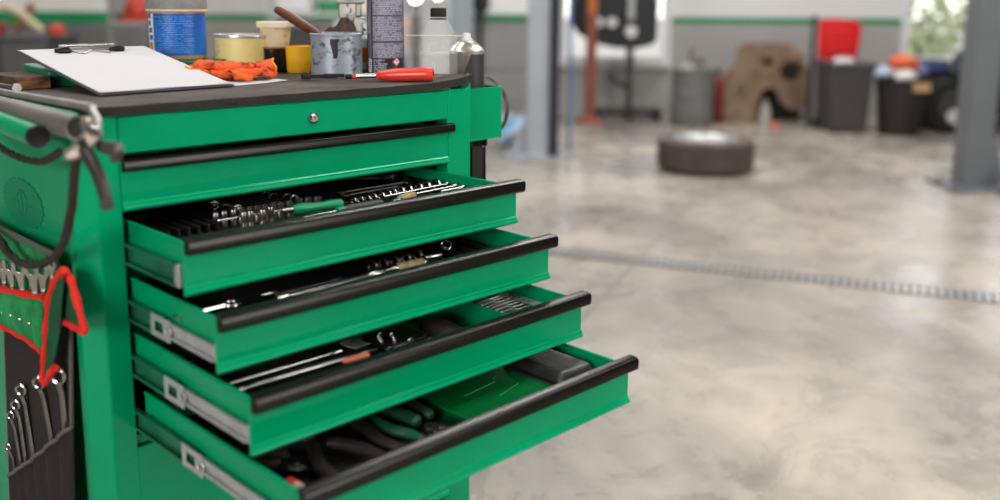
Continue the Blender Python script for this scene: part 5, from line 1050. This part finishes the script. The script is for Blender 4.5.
# wheel lying on the floor
t = bthing('lying_tyre', 'car wheel lying flat on the concrete floor with pale rim', 'wheel', 1.355, 6.29)
m_tyre = mat('tyre_rubber', rgb(98, 88, 82), 0.75, var=0.3, scale=12, bump=0.2, bscale=60)
prof = [(0.205, 0.015), (0.27, 0.004), (0.300, 0.02)]
for k in range(5): prof += [(0.314, 0.034+k*0.034), (0.316, 0.038+k*0.034), (0.316, 0.058+k*0.034), (0.308, 0.060+k*0.034), (0.308, 0.066+k*0.034)]
prof += [(0.300, 0.198), (0.27, 0.216), (0.225, 0.212), (0.205, 0.200), (0.200, 0.15)]
MB().lathe(prof, n=56, caps=False).build('tyre', m_tyre, t)
MB().lathe([(0.0001, 0.135), (0.05, 0.135), (0.06, 0.15), (0.15, 0.165), (0.195, 0.175), (0.205, 0.203), (0.213, 0.210), (0.214, 0.20), (0.200, 0.14)], n=48).build('rim', mat('rim_silver', rgb(200, 200, 200), 0.35, 0.7), t)
for k in range(5):
    a = 2*PI*k/5; MB().box((0.115*math.cos(a), 0.115*math.sin(a), 0.172), (0.13, 0.045, 0.016), Euler((0, -0.12, a))).build('spoke', MATS['rim_silver'], t, bevel=0.005)
# display stand: black rounded panel on a post, in front of window 1
t = bthing('panel_stand', 'large black rounded panel on a black post before the window', 'stand', 1.17, 8.98)
pts = [(-0.55, 0, 1.95), (-0.55, 0, 0.90)]+[(-0.55+1.08*k/14, 0, 0.90-0.23*math.sin(PI*k/14)**0.8) for k in range(1, 14)]+[(0.30, 0, 0.72), (0.30, 0, 1.95)]
pts = [(-0.55, 0, 1.95), (-0.52, 0, 0.88), (-0.45, 0, 0.79), (-0.32, 0, 0.71), (-0.12, 0, 0.665), (0.08, 0, 0.66), (0.22, 0, 0.69), (0.275, 0, 0.74), (0.285, 0, 1.95)]
MB().prism(pts, (0, 0.07, 0)).build('panel', mat('panel_black', rgb(38, 38, 42), 0.45), t, bevel=0.01)
MB().bb((-0.015, -0.05, 0.10), (0.055, -0.01, 2.2)).build('post', mat('post_dark', rgb(62, 62, 66), 0.4), t)
MB().bb((-0.012, -0.058, 0.93), (0.052, -0.05, 2.2)).build('post_scale', mat('scale_grey', rgb(170, 172, 175), 0.5), t)
MB().cyl((0.02, -0.10, 0.82), (0.02, -0.05, 0.82), 0.055, 20).build('low_light_blob', mat('light_blob_white', rgb(215, 215, 215), 0.4), t)  # white disc standing in for a blurred spot of light
for q in (-0.27, -0.15): MB().cyl((q, -0.04, 0.90), (q, 0.0, 0.90), 0.045, 20).build('light_blob', MATS['light_blob_white'], t)  # two more white discs imitating blurred light spots
MB().bb((-0.30, -0.12, 0.05), (0.32, 0.12, 0.10)).build('base', m_dark, t, bevel=0.01)
for q in (-0.27, 0.02, 0.29): 
    for y_ in (-0.10, 0.10): MB().cyl((q, y_-0.015, 0.028), (q, y_+0.015, 0.028), 0.027, 14).build('base_wheel', m_blackmatte, t)
MB().tube([(-0.20, -0.13, 0.42), (-0.05, -0.10, 0.33), (0.0, -0.05, 0.30)], 0.018, 8).build('side_handle', m_dark, t)
# orange-red post
t = bthing('red_post', 'slim rust-red post with orange top standing before the window', 'post', 0.812, 8.70)
MB().cyl((0, 0, 0), (0, 0, 0.98), 0.048, 16).build('lower_tube', mat('rust_red', rgb(150, 84, 68), 0.6, var=0.2, scale=6), t); MB().cyl((0, 0, 0.98), (0, 0, 1.9), 0.046, 16).build('upper_tube', mat('post_orange', rgb(190, 110, 60), 0.6), t); MB().lathe([(0.0001, 0), (0.13, 0), (0.13, 0.02), (0.06, 0.06), (0.0001, 0.06)], n=20).build('foot', MATS['rust_red'], t)
# drum with things in it
t = bthing('grey_drum', 'tall grey drum against the back wall right of the window', 'drum', 1.72, 8.62)
prof = [(0.0001, 0.0), (0.185, 0.0), (0.19, 0.01)]
for k in range(3): prof += [(0.185, 0.13+k*0.14), (0.187, 0.14+k*0.14), (0.185, 0.15+k*0.14)]
prof += [(0.185, 0.475), (0.194, 0.48), (0.190, 0.495), (0.175, 0.49), (0.17, 0.05), (0.0001, 0.05)]
MB().lathe(prof, n=40).build('drum_body', mat('drum_grey', rgb(112, 114, 113), 0.5, var=0.15, scale=6), t)
t = bthing('scrap_part', 'bent dark metal part poking out of the grey drum', 'scrap', 1.72, 8.58, z=0.48)
MB().tube([(0, 0, -0.40), (-0.02, 0, 0.06), (-0.04, 0, 0.14), (-0.02, 0, 0.20)], 0.012, 8).tube([(0.0, 0, 0.08), (0.05, 0, 0.12), (0.07, 0, 0.06)], 0.02, 8).build('metal_bar', m_dsteel, t)
t = bthing('scrap_part', 'pale round part lying on top of the grey drum', 'scrap', 1.65, 8.55, z=0.50); MB().lathe([(0.0001, -0.01), (0.05, -0.01), (0.06, 0.02), (0.04, 0.045), (0.0001, 0.05)], n=20).build('round_cap', mat('cap_pale', rgb(190, 186, 178), 0.5), t)
t = bthing('fire_extinguisher', 'dark red extinguisher standing between grey drum and brown panel', 'extinguisher', 1.98, 8.78)
MB().lathe([(0.0001, 0), (0.06, 0.0), (0.062, 0.02), (0.062, 0.36), (0.045, 0.41), (0.02, 0.43), (0.0001, 0.43)], n=24).build('cylinder_body', mat('extinguisher_red', rgb(120, 40, 36), 0.4), t); MB().cyl((0, 0, 0.42), (0, 0, 0.48), 0.018, 10).bb((-0.05, -0.012, 0.46), (0.02, 0.012, 0.49)).build('valve', m_blackmatte, t)
# brown engine undertray leaning on the wall
t = bthing('brown_undertray', 'large brown moulded panel with round holes leaning against the wall', 'panel', 2.42, 8.75)
m_brown = mat('brown_panel_mat', rgb(140, 118, 96), 0.8, col2=rgb(100, 82, 66), scale=5, bump=0.2, bscale=20)
bm = bmesh.new(); out_ = [(-0.37, 0.0), (-0.39, 0.25), (-0.37, 0.44), (-0.28, 0.54), (-0.26, 0.68), (-0.18, 0.73), (0.10, 0.735), (0.24, 0.71), (0.30, 0.60), (0.38, 0.50), (0.39, 0.20), (0.30, 0.12), (0.22, 0.14), (0.14, 0.20), (0.10, 0.30), (0.05, 0.33), (-0.03, 0.31), (-0.07, 0.22), (-0.09, 0.0)]
def plate(outline, holes, th):
    cu = bpy.data.curves.new('outline', 'CURVE'); cu.dimensions = '2D'; cu.fill_mode = 'BOTH'; cu.extrude = th/2; cu.bevel_depth = 0.004
    for P in [outline]+holes:
        s = cu.splines.new('POLY'); s.points.add(len(P)-1); s.use_cyclic_u = True
        for i, (x, y) in enumerate(P): s.points[i].co = (x, y, 0, 1)
    return cu
circ = lambda x, y, r, rr=1.0: [(x+r*math.cos(2*PI*k/20), y+r*rr*math.sin(2*PI*k/20)) for k in range(20)]
cu = plate(out_, [circ(0.22, 0.47, 0.10, 0.95), circ(0.01, 0.55, 0.045), circ(-0.24, 0.30, 0.03, 1.3)], 0.03); cu.materials.append(m_brown)
o = bpy.data.objects.new('panel_sheet', cu); COL.objects.link(o); o.parent = t; o.rotation_euler = (Rx(82), 0, 0)
dg = bpy.context.evaluated_depsgraph_get(); me = bpy.data.meshes.new_from_object(o.evaluated_get(dg)); o2 = bpy.data.objects.new('moulded_sheet', me); COL.objects.link(o2); o2.parent = t; o2.rotation_euler = (Rx(82), 0, 0); bpy.data.objects.remove(o)
MB().ring((0.22, 0.06, 0.47), 0.105, 0.018, (0, 1, 0.12), 24, 8).build('hole_rim', mat('rim_brown', rgb(104, 82, 62), 0.7), t)
MB().ring((0.01, 0.07, 0.55), 0.055, 0.018, (0, 1, 0.12), 20, 8).build('hole_rim', MATS['rim_brown'], t)
t = bthing('car_part', 'dark car part standing behind the hole of the brown panel', 'car part', 2.52, 9.08); MB().bb((-0.18, -0.08, 0), (0.30, 0.12, 0.62)).cyl((-0.02, -0.12, 0.25), (0.06, -0.05, 0.25), 0.10, 16).build('part_body', mat('part_dark', rgb(48, 44, 42), 0.7), t, bevel=0.03)
t = bthing('pale_bottle', 'small pale bottle on the floor inside the brown panel arch', 'bottle', 2.36, 8.55); MB().lathe([(0.0001, 0), (0.05, 0), (0.05, 0.12), (0.03, 0.17), (0.018, 0.20), (0.018, 0.23), (0.0001, 0.23)], n=20).build('bottle_body', mat('bottle_pale', rgb(165, 160, 155), 0.5), t)
t = bthing('orange_scrap', 'tiny orange scrap on the floor in front of the brown panel', 'scrap', 2.42, 8.42); MB().lathe([(0.0001, 0), (0.032, 0), (0.030, 0.05), (0.0001, 0.055)], n=16).build('cap_body', mat('cap_orange', rgb(225, 110, 80), 0.5), t)
# bin with red lid
t = bthing('wheeled_bin', 'dark grey rubbish bin with bright red lid standing open', 'bin', 2.945, 8.28)
def frustum(mb, w0, l0, w1, l1, z0, z1):
    a = [mb.bm.verts.new((x*w0, y*l0, z0)) for x, y in ((-1, -1), (1, -1), (1, 1), (-1, 1))]; b_ = [mb.bm.verts.new((x*w1, y*l1, z1)) for x, y in ((-1, -1), (1, -1), (1, 1), (-1, 1))]
    mb.bm.faces.new(a[::-1]); mb.bm.faces.new(b_)
    for i in range(4): mb.bm.faces.new((a[i], a[(i+1) % 4], b_[(i+1) % 4], b_[i]))
    return mb
frustum(MB(), 0.155, 0.19, 0.185, 0.22, 0.0, 0.58).build('bin_body', mat('bin_dark_grey', rgb(70, 66, 66), 0.6, var=0.15, scale=8), t, bevel=0.02)
MB().bb((-0.195, -0.23, 0.56), (0.195, 0.23, 0.60)).build('bin_rim', mat('bin_rim', rgb(76, 74, 76), 0.5), t, bevel=0.01)
MB().prism([(-0.165, 0.20, 0.60), (0.175, 0.20, 0.60), (0.215, 0.24, 0.88), (0.18, 0.25, 0.94), (-0.13, 0.25, 0.955), (-0.165, 0.24, 0.90)], (0, 0.03, 0)).build('bin_lid', mat('lid_red', rgb(205, 14, 20), 0.35), t, bevel=0.012)
MB().prism([(-0.12, 0.19, 0.66), (0.13, 0.19, 0.66), (0.16, 0.222, 0.86), (-0.12, 0.222, 0.88)], (0, 0.02, 0)).build('lid_inset', MATS['lid_red'], t, bevel=0.02)
MB().bb((-0.215, 0.245, 0.0), (-0.185, 0.275, 0.98)).build('dark_hinge_bar', m_dark, t)
for s in (-1, 1): MB().cyl((s*0.14, 0.14, 0.05), (s*0.19, 0.14, 0.05), 0.05, 16).build('bin_wheel', m_blackmatte, t)
t = bthing('white_bag', 'white plastic bag edge hanging over the rim of dark bin', 'bag', 2.87, 8.09, z=0.60); blob(MB(), (0, 0, 0.01), 0.06, 51, 10, 0.3, 1.6, 0.7, 0.5).build('bag_edge', mat('bag_white', rgb(205, 205, 205), 0.5), t)
# round black bin with rubbish
t = bthing('round_bin', 'round black bin overflowing with rubbish beside the red-lidded bin', 'bin', 3.37, 8.10)
MB().lathe([(0.0001, 0), (0.16, 0), (0.165, 0.02), (0.205, 0.44), (0.215, 0.45), (0.215, 0.47), (0.20, 0.47), (0.16, 0.05), (0.0001, 0.04)], n=36).build('bin_body', mat('bin_black', rgb(44, 38, 36), 0.5), t)
for nm, lbl_, c_, x, y, z, r_, sd_ in (('crumpled_paper', 'crumpled white-blue paper at the left of the round bin', rgb(180, 200, 220), -0.14, 0, 0.52, 0.085, 61), ('orange_packaging', 'crumpled orange packaging on top of the round black bin', rgb(238, 112, 70), 0.01, -0.02, 0.60, 0.095, 62), ('white_packaging', 'crumpled white packaging at centre of the round bin', rgb(225, 220, 215), 0.03, -0.05, 0.50, 0.09, 63), ('blue_packaging', 'dusty blue packaging at the right of the round bin', rgb(120, 130, 170), 0.16, 0.03, 0.53, 0.085, 64)):
    t = bthing(nm, lbl_, 'rubbish', 3.35+x, 8.10+y, z=z); blob(MB(), (0, 0, 0), r_, sd_, 10, 0.35, 1.2 if nm[0] == 'o' else 1, 0.8, 0.6).build('crumple', mat(nm+'_mat', c_, 0.6), t)
t = bthing('cardboard_tag', 'tan cardboard tag stuck on the rim of the round bin', 'tag', 3.44, 7.87, z=0.38); MB().bb((-0.07, -0.004, 0), (0.07, 0.004, 0.07)).build('tag_sheet', mat('tan_card', rgb(190, 155, 110), 0.8), t)
# motorbike and gear at the right, mostly hidden by the column
t = bthing('motorbike', 'dark motorbike parked under the right window behind the column', 'motorbike', 4.14, 8.15)
for x in (-0.30, 0.62): MB().ring((x, 0, 0.24), 0.20, 0.055, (0.15, 1, 0), 32, 10).build('tyre', m_blackmatte, t)
for x in (-0.30, 0.62): MB().cyl((x, -0.03, 0.24), (x, 0.03, 0.24), 0.15, 24).build('wheel_disc', mat('disc_dark', rgb(66, 66, 68), 0.5, 0.4), t)
MB().cyl((-0.31, -0.06, 0.15), (-0.30, -0.02, 0.15), 0.06, 16).build('hub_cap', mat('hub_pale', rgb(190, 190, 190), 0.4), t)
MB().tube(bez([(-0.34, 0, 0.50), (-0.15, 0, 0.66), (0.10, 0, 0.72), (0.35, 0, 0.66), (0.75, 0, 0.72)], 6), [0.06+0.10*math.sin(PI*i/24) for i in range(25)], 14).build('fairing', mat('fairing_black', rgb(30, 30, 38), 0.25, coat=0.4), t)
MB().bb((-0.12, -0.14, 0.20), (0.35, 0.14, 0.56)).build('engine', mat('engine_dark', rgb(46, 44, 46), 0.5, 0.3), t, bevel=0.04)
MB().tube([(-0.30, 0, 0.24), (-0.20, 0, 0.60), (-0.12, 0, 0.90)], 0.025, 8).tube([(-0.12, -0.28, 0.92), (-0.12, 0, 0.90), (-0.12, 0.28, 0.92)], 0.018, 8).build('fork', m_blackmatte, t)
MB().tube(bez([(0.05, 0, 0.80), (0.3, 0, 0.84), (0.62, 0, 0.92)], 5), [0.06, 0.07, 0.08, 0.08, 0.08, 0.08, 0.07, 0.07, 0.06, 0.05, 0.04], 10).build('seat', m_blackmatte, t)
MB().lathe([(0.0001, 0), (0.07, 0.01), (0.08, 0.03), (0.0001, 0.05)], (0.36, -0.17, 0.62), 16, 'Y').build('orange_reflector', mat('reflector', rgb(190, 110, 40), 0.4), t)
q = bthing('clutter_rack', 'black cluttered rack behind the right column at the photo edge', 'rack', 4.75, 8.75)
for x in (-0.45, 0.45): MB().bb((x-0.02, -0.15, 0), (x+0.02, 0.15, 1.0)).build('upright', m_dark, q)
for z in (0.1, 0.5, 0.8): MB().bb((-0.47, -0.17, z), (0.47, 0.17, z+0.03)).build('rack_shelf', m_dark, q)
for nm_, lb_, x, z, s_, c_ in (('black_sack', 'black sack on the middle shelf of the cluttered rack', -0.2, 0.531, 0.13, rgb(28, 28, 34)), ('navy_sack', 'navy sack on the top shelf of the cluttered rack', 0.0, 0.831, 0.10, rgb(40, 44, 70)), ('brown_sack', 'dark brown sack on the lowest shelf of the rack', -0.1, 0.131, 0.16, rgb(60, 46, 40))):
    q = bthing(nm_, lb_, 'sack', 4.75+x, 8.72, z=z); blob(MB(), (0, 0, s_*0.8), s_, int(s_*1000), 12, 0.25, 1.5, 0.8, 0.85).build('sack_body', mat(nm_+'_m', c_, 0.6), q)
t = bthing('storage_crate', 'black crate with dark clutter beside the round bin', 'crate', 3.80, 8.62); MB().bb((-0.16, -0.16, 0), (0.16, 0.16, 0.60)).build('crate_body', mat('crate_black', rgb(32, 32, 36), 0.6), t, bevel=0.02); MB().bb((-0.10, -0.17, 0.52), (0.12, -0.15, 0.58)).build('crate_label', mat('crate_label', rgb(70, 90, 140), 0.5), t)
# outside the windows: a green shrub and a pale house wall
t = bthing('garden_shrub', 'pale green garden shrub outside the right-hand window', 'shrub', 5.4, 12.6)
mb = MB(); rnd = random.Random(3)
for k in range(900):
    x, y, z = rnd.gauss(0, 0.55), rnd.gauss(0, 0.4), 0.9+rnd.gauss(0, 0.5)
    if z < 0.05: continue
    a = rnd.uniform(0, 2*PI); s = rnd.uniform(0.05, 0.11); n_ = Vector((rnd.uniform(-1, 1), rnd.uniform(-1, 1), rnd.uniform(-1, 1))).normalized(); u_ = n_.orthogonal().normalized(); v_ = n_.cross(u_)
    P = [Vector((x, y, z))+u_*s*p+v_*s*0.5*q for p, q in ((-1, 0), (0, -1), (1, 0), (0, 1))]; mb.bm.faces.new([mb.bm.verts.new(p) for p in P])
mb.build('foliage', mat('leaf_green', rgb(150, 168, 120), 0.6, col2=rgb(190, 190, 160), scale=4), t)
MB().tube([(0, 0, 0), (0.02, 0, 0.4), (0, 0, 0.9)], [0.04, 0.03, 0.02], 8).build('stem', m_wood, t)
t = bthing('garden_wall', 'pale stone garden wall outside, beyond both windows', 'wall', 3.0, 14.0); MB().bb((-6, 0, -0.1), (6, 0.2, 0.85)).build('wall_body', mat('pale_render', rgb(232, 230, 226), 0.9, var=0.05, scale=3), t)
tag(rbox(MB(), -8, 9, 9.6, 16, -0.12, -0.02).build('yard_ground', mat('yard_pale', rgb(190, 185, 175), 0.9, var=0.2, scale=2)), kind='structure')
# left background: bench row along the wall
t = bthing('grey_cabinet', 'grey metal cabinet with white top left of the lift column', 'cabinet', 0.0, 8.95)
MB().bb((-0.30, -0.20, 0.0), (0.32, 0.25, 0.92)).build('cabinet_body', mat('cab_grey', rgb(140, 140, 140), 0.5, var=0.1), t, bevel=0.01); MB().bb((-0.31, -0.22, 0.92), (0.33, 0.26, 0.965)).build('green_edge', m_stripe, t); MB().bb((-0.31, -0.22, 0.965), (0.33, 0.26, 1.35)).build('white_top', mat('cab_white', rgb(225, 225, 225), 0.5), t, bevel=0.01)
for z in (0.30, 0.6): MB().bb((-0.28, -0.212, z-0.13), (0.30, -0.20, z+0.13)).build('cabinet_drawer', mat('cab_grey', rgb(140, 140, 140)), t, bevel=0.008)
t = bthing('black_tool_bag', 'dark round object hanging above the grey cabinet top', 'bag', -0.18, 8.60, z=0.98); MB().cyl((0, 0, -0.98), (0, 0, 0), 0.02, 10).build('stand_rod', m_dark, t); blob(MB(), (0, 0, 0.12), 0.10, 71, 10, 0.2, 0.8, 0.6, 1.3).build('bag_body', m_dark, t)
t = bthing('grey_machine_column', 'tall grey machine column behind the clear bottle', 'column', -0.34, 8.3); MB().bb((-0.09, -0.10, 0), (0.10, 0.10, 2.4)).build('machine_body', mat('machine_bluegrey', rgb(150, 158, 165), 0.5), t, bevel=0.01); MB().bb((-0.16, -0.16, 0), (0.16, 0.16, 0.06)).build('machine_base', MATS['machine_bluegrey'], t)
t = bthing('storage_shelf', 'white storage shelf with boxes behind the large spray can', 'shelf', -1.37, 8.6)
for x in (-0.62, 0.55): 
    for y in (-0.2, 0.2): MB().bb((x, y-0.02, 0), (x+0.04, y+0.02, 2.0)).build('upright', m_col, t)
for z in (0.25, 0.62, 0.95, 1.30): MB().bb((-0.64, -0.22, z), (0.60, 0.22, z+0.03)).build('shelf_board', mat('board_white', rgb(215, 215, 215), 0.6), t)
for nm, lbl_, c_, x, z, w_, h_ in (('white_box', 'white round-cornered box on the shelf behind yellow cup', rgb(222, 222, 222), -0.42, 0.98, 0.30, 0.16), ('dark_box', 'dark box on the shelf below the white box', rgb(62, 62, 60), -0.40, 0.65, 0.30, 0.20), ('pink_box', 'pinkish pale box on the shelf behind the large spray', rgb(236, 206, 196), 0.48, 0.65, 0.22, 0.29), ('white_carton', 'white carton on the shelf right of the dark box', rgb(228, 226, 226), 0.08, 0.65, 0.28, 0.26), ('green_box', 'green box on the shelf behind the paint can', rgb(40, 140, 90), -0.10, 0.98, 0.22, 0.10), ('small_lamp_box', 'pale glossy box on upper shelf behind the spray', rgb(235, 225, 215), 0.20, 0.98, 0.26, 0.2)):
    q = bthing(nm, lbl_, 'box', -1.37+x, 8.5, z=z+0.001); MB().bb((-w_/2, -0.12, 0), (w_/2, 0.14, h_)).build('box_body', mat(nm+'_m', c_, 0.5), q, bevel=0.02); MB().bb((-w_/2-0.004, -0.124, h_*0.8), (w_/2+0.004, 0.144, h_)).build('box_lid', mat(nm+'_m', c_, 0.5), q, bevel=0.01)
t = bthing('white_cupboard', 'tall white cupboard far behind the clear plastic bottle', 'cupboard', -0.57, 9.0)
MB().bb((-0.175, -0.18, 0.05), (0.175, 0.20, 1.75)).build('cupboard_body', mat('cupboard_white', rgb(232, 232, 234), 0.5), t, bevel=0.01); MB().bb((-0.165, -0.19, 0.1), (-0.005, -0.18, 1.70)).build('cupboard_door', MATS['cupboard_white'], t, bevel=0.004); MB().bb((0.005, -0.19, 0.1), (0.165, -0.18, 1.70)).build('cupboard_door', MATS['cupboard_white'], t, bevel=0.004)
m_lampglow = mat('lamp_glow', rgb(255, 240, 220), 0.4, emit=(1.0, 0.86, 0.70, 1), estr=9.0)
for k_, (r_, z_, s_, l_) in enumerate(((-0.765, 1.115, 0.052, 'larger round lit work lamp glowing behind the large spray can'), (-0.565, 1.125, 0.030, 'smaller round lit lamp glowing above the clear bottle'))):
    t = bthing('round_work_lamp', l_, 'lamp', r_, 8.72, z=z_); MB().lathe([(0.0001, 0), (s_*1.0, 0), (s_*1.15, 0.02), (s_*1.15, 0.05), (s_*0.5, 0.09), (0.0001, 0.10)], (0, 0, 0), 24, 'Y').build('lamp_housing', m_dark, t); MB().lathe([(0.0001, -0.012), (s_*0.7, -0.008), (s_*0.97, 0.0), (0.0001, 0.001)], (0, 0, 0), 24, 'Y').build('lamp_lens', m_lampglow, t); MB().bb((-0.01, 0.04, -0.02-s_), (0.01, 0.06, -s_+0.01)).bb((-0.01, 0.05, -0.02-s_), (0.01, 0.11, -s_-0.005)).build('lamp_bracket', m_dark, t)
t = bthing('grey_post', 'grey steel post seen left of the blue-label tub', 'post', -2.18, 6.2); MB().bb((-0.05, -0.05, 0), (0.05, 0.05, 4.3)).build('post_body', m_col2, t); MB().bb((-0.12, -0.12, 0), (0.12, 0.12, 0.02)).build('post_foot', m_col2, t)
t = bthing('red_tool_shelf', 'grey shelf rack with red machine on it behind the clipboard', 'shelf', -2.55, 6.9)
for x in (-0.17, 0.15): MB().bb((x, -0.15, 0), (x+0.03, -0.12, 1.9)).build('upright', mat('rack_grey', rgb(150, 150, 150), 0.5), t)
for z in (0.55, 0.90, 1.45): MB().bb((-0.18, -0.16, z), (0.19, 0.16, z+0.03)).build('shelf_board', MATS['rack_grey'], t)
q = bthing('red_machine', 'red rounded machine on the grey rack behind the clipboard', 'machine', -2.55, 6.88, z=0.931); blob(MB(), (0, 0, 0.09), 0.10, 81, 12, 0.25, 1.0, 0.7, 1.0).build('machine_body', mat('machine_red', rgb(205, 72, 52), 0.4), q); MB().bb((-0.12, -0.08, 0), (0.12, 0.08, 0.03)).build('machine_base', mat('machine_red', rgb(205, 72, 52)), q)
t = bthing('dark_trolley', 'dark workshop trolley behind the clipboard at the left edge', 'trolley', -3.35, 6.75)
MB().bb((-0.75, -0.25, 0.10), (0.30, 0.25, 0.84)).build('trolley_body', mat('trolley_dark', rgb(66, 66, 70), 0.5, var=0.1), t, bevel=0.02)
for x in (-0.6, 0.15): MB().cyl((x, -0.22, 0.05), (x, -0.17, 0.05), 0.05, 14).build('trolley_wheel', m_blackmatte, t)
MB().bb((0.0, -0.26, 0.30), (0.28, -0.25, 0.78)).build('trolley_door', mat('door_grey', rgb(92, 92, 94), 0.5), t, bevel=0.01)
q = bthing('red_crate', 'low red crate on the dark trolley at the left edge', 'crate', -3.62, 6.62, z=0.841); MB().bb((-0.30, -0.10, 0), (0.20, 0.10, 0.075)).build('crate_body', mat('crate_red', rgb(200, 70, 52), 0.5), q, bevel=0.01); MB().bb((-0.31, -0.11, 0.06), (0.21, 0.11, 0.08)).build('crate_rim', mat('crate_red', rgb(200, 70, 52)), q)
q = bthing('folding_stool', 'beige folding stool leaning on the dark trolley', 'stool', -3.22, 6.62, z=0.842); MB().tube([(-0.16, 0, 0.20), (-0.04, 0, 0.14), (0.10, 0, 0.02)], 0.028, 8).build('stool_leg', mat('beige_tube', rgb(190, 178, 150), 0.5), q); MB().tube([(-0.10, 0.03, 0.02), (-0.02, 0.03, 0.14), (0.03, 0.03, 0.20)], 0.03, 8).build('stool_leg', mat('tan_tube', rgb(150, 112, 70), 0.5), q)
q = bthing('orange_bottle', 'small orange-red item at the right end of the dark trolley', 'bottle', -3.02, 6.62, z=0.842); MB().lathe([(0.0001, 0), (0.05, 0), (0.05, 0.05), (0.02, 0.07), (0.0001, 0.07)], n=18).build('bottle_body', MATS['crate_red'], q)
# steel drain channel in the floor
t = thing('floor_drain', 'long slotted steel drain channel crossing the concrete floor', 'drain'); A_ = Vector((2.566, 1.54, 0)); B_ = Vector((3.267, -0.075, 0)); dv = (B_-A_).normalized(); A_ = A_-dv*6.0; B_ = B_+dv*3.5; nv = Vector((-dv.y, dv.x, 0)); L_ = (B_-A_).length
t.location = A_; t.rotation_euler = (0, 0, math.atan2(dv.y, dv.x))
HW = 0.055; MB().bb((0, -HW, 0), (L_, -HW+0.008, 0.006)).bb((0, HW-0.008, 0), (L_, HW, 0.006)).build('drain_frame', m_steel, t)
MB().bb((0, -HW+0.008, 0.0), (L_, HW-0.008, 0.002)).build('drain_pit', mat('pit_grey', rgb(66, 62, 60), 0.7), t)
g = MB(); n_ = int(L_/0.032)
for k in range(n_): g.bb((k*0.032, -HW+0.008, 0.001), (k*0.032+0.018, HW-0.008, 0.0055))
g.build('drain_grate', mat('grate_steel', rgb(215, 216, 218), 0.28, 0.8, var=0.1), t, smooth=False)
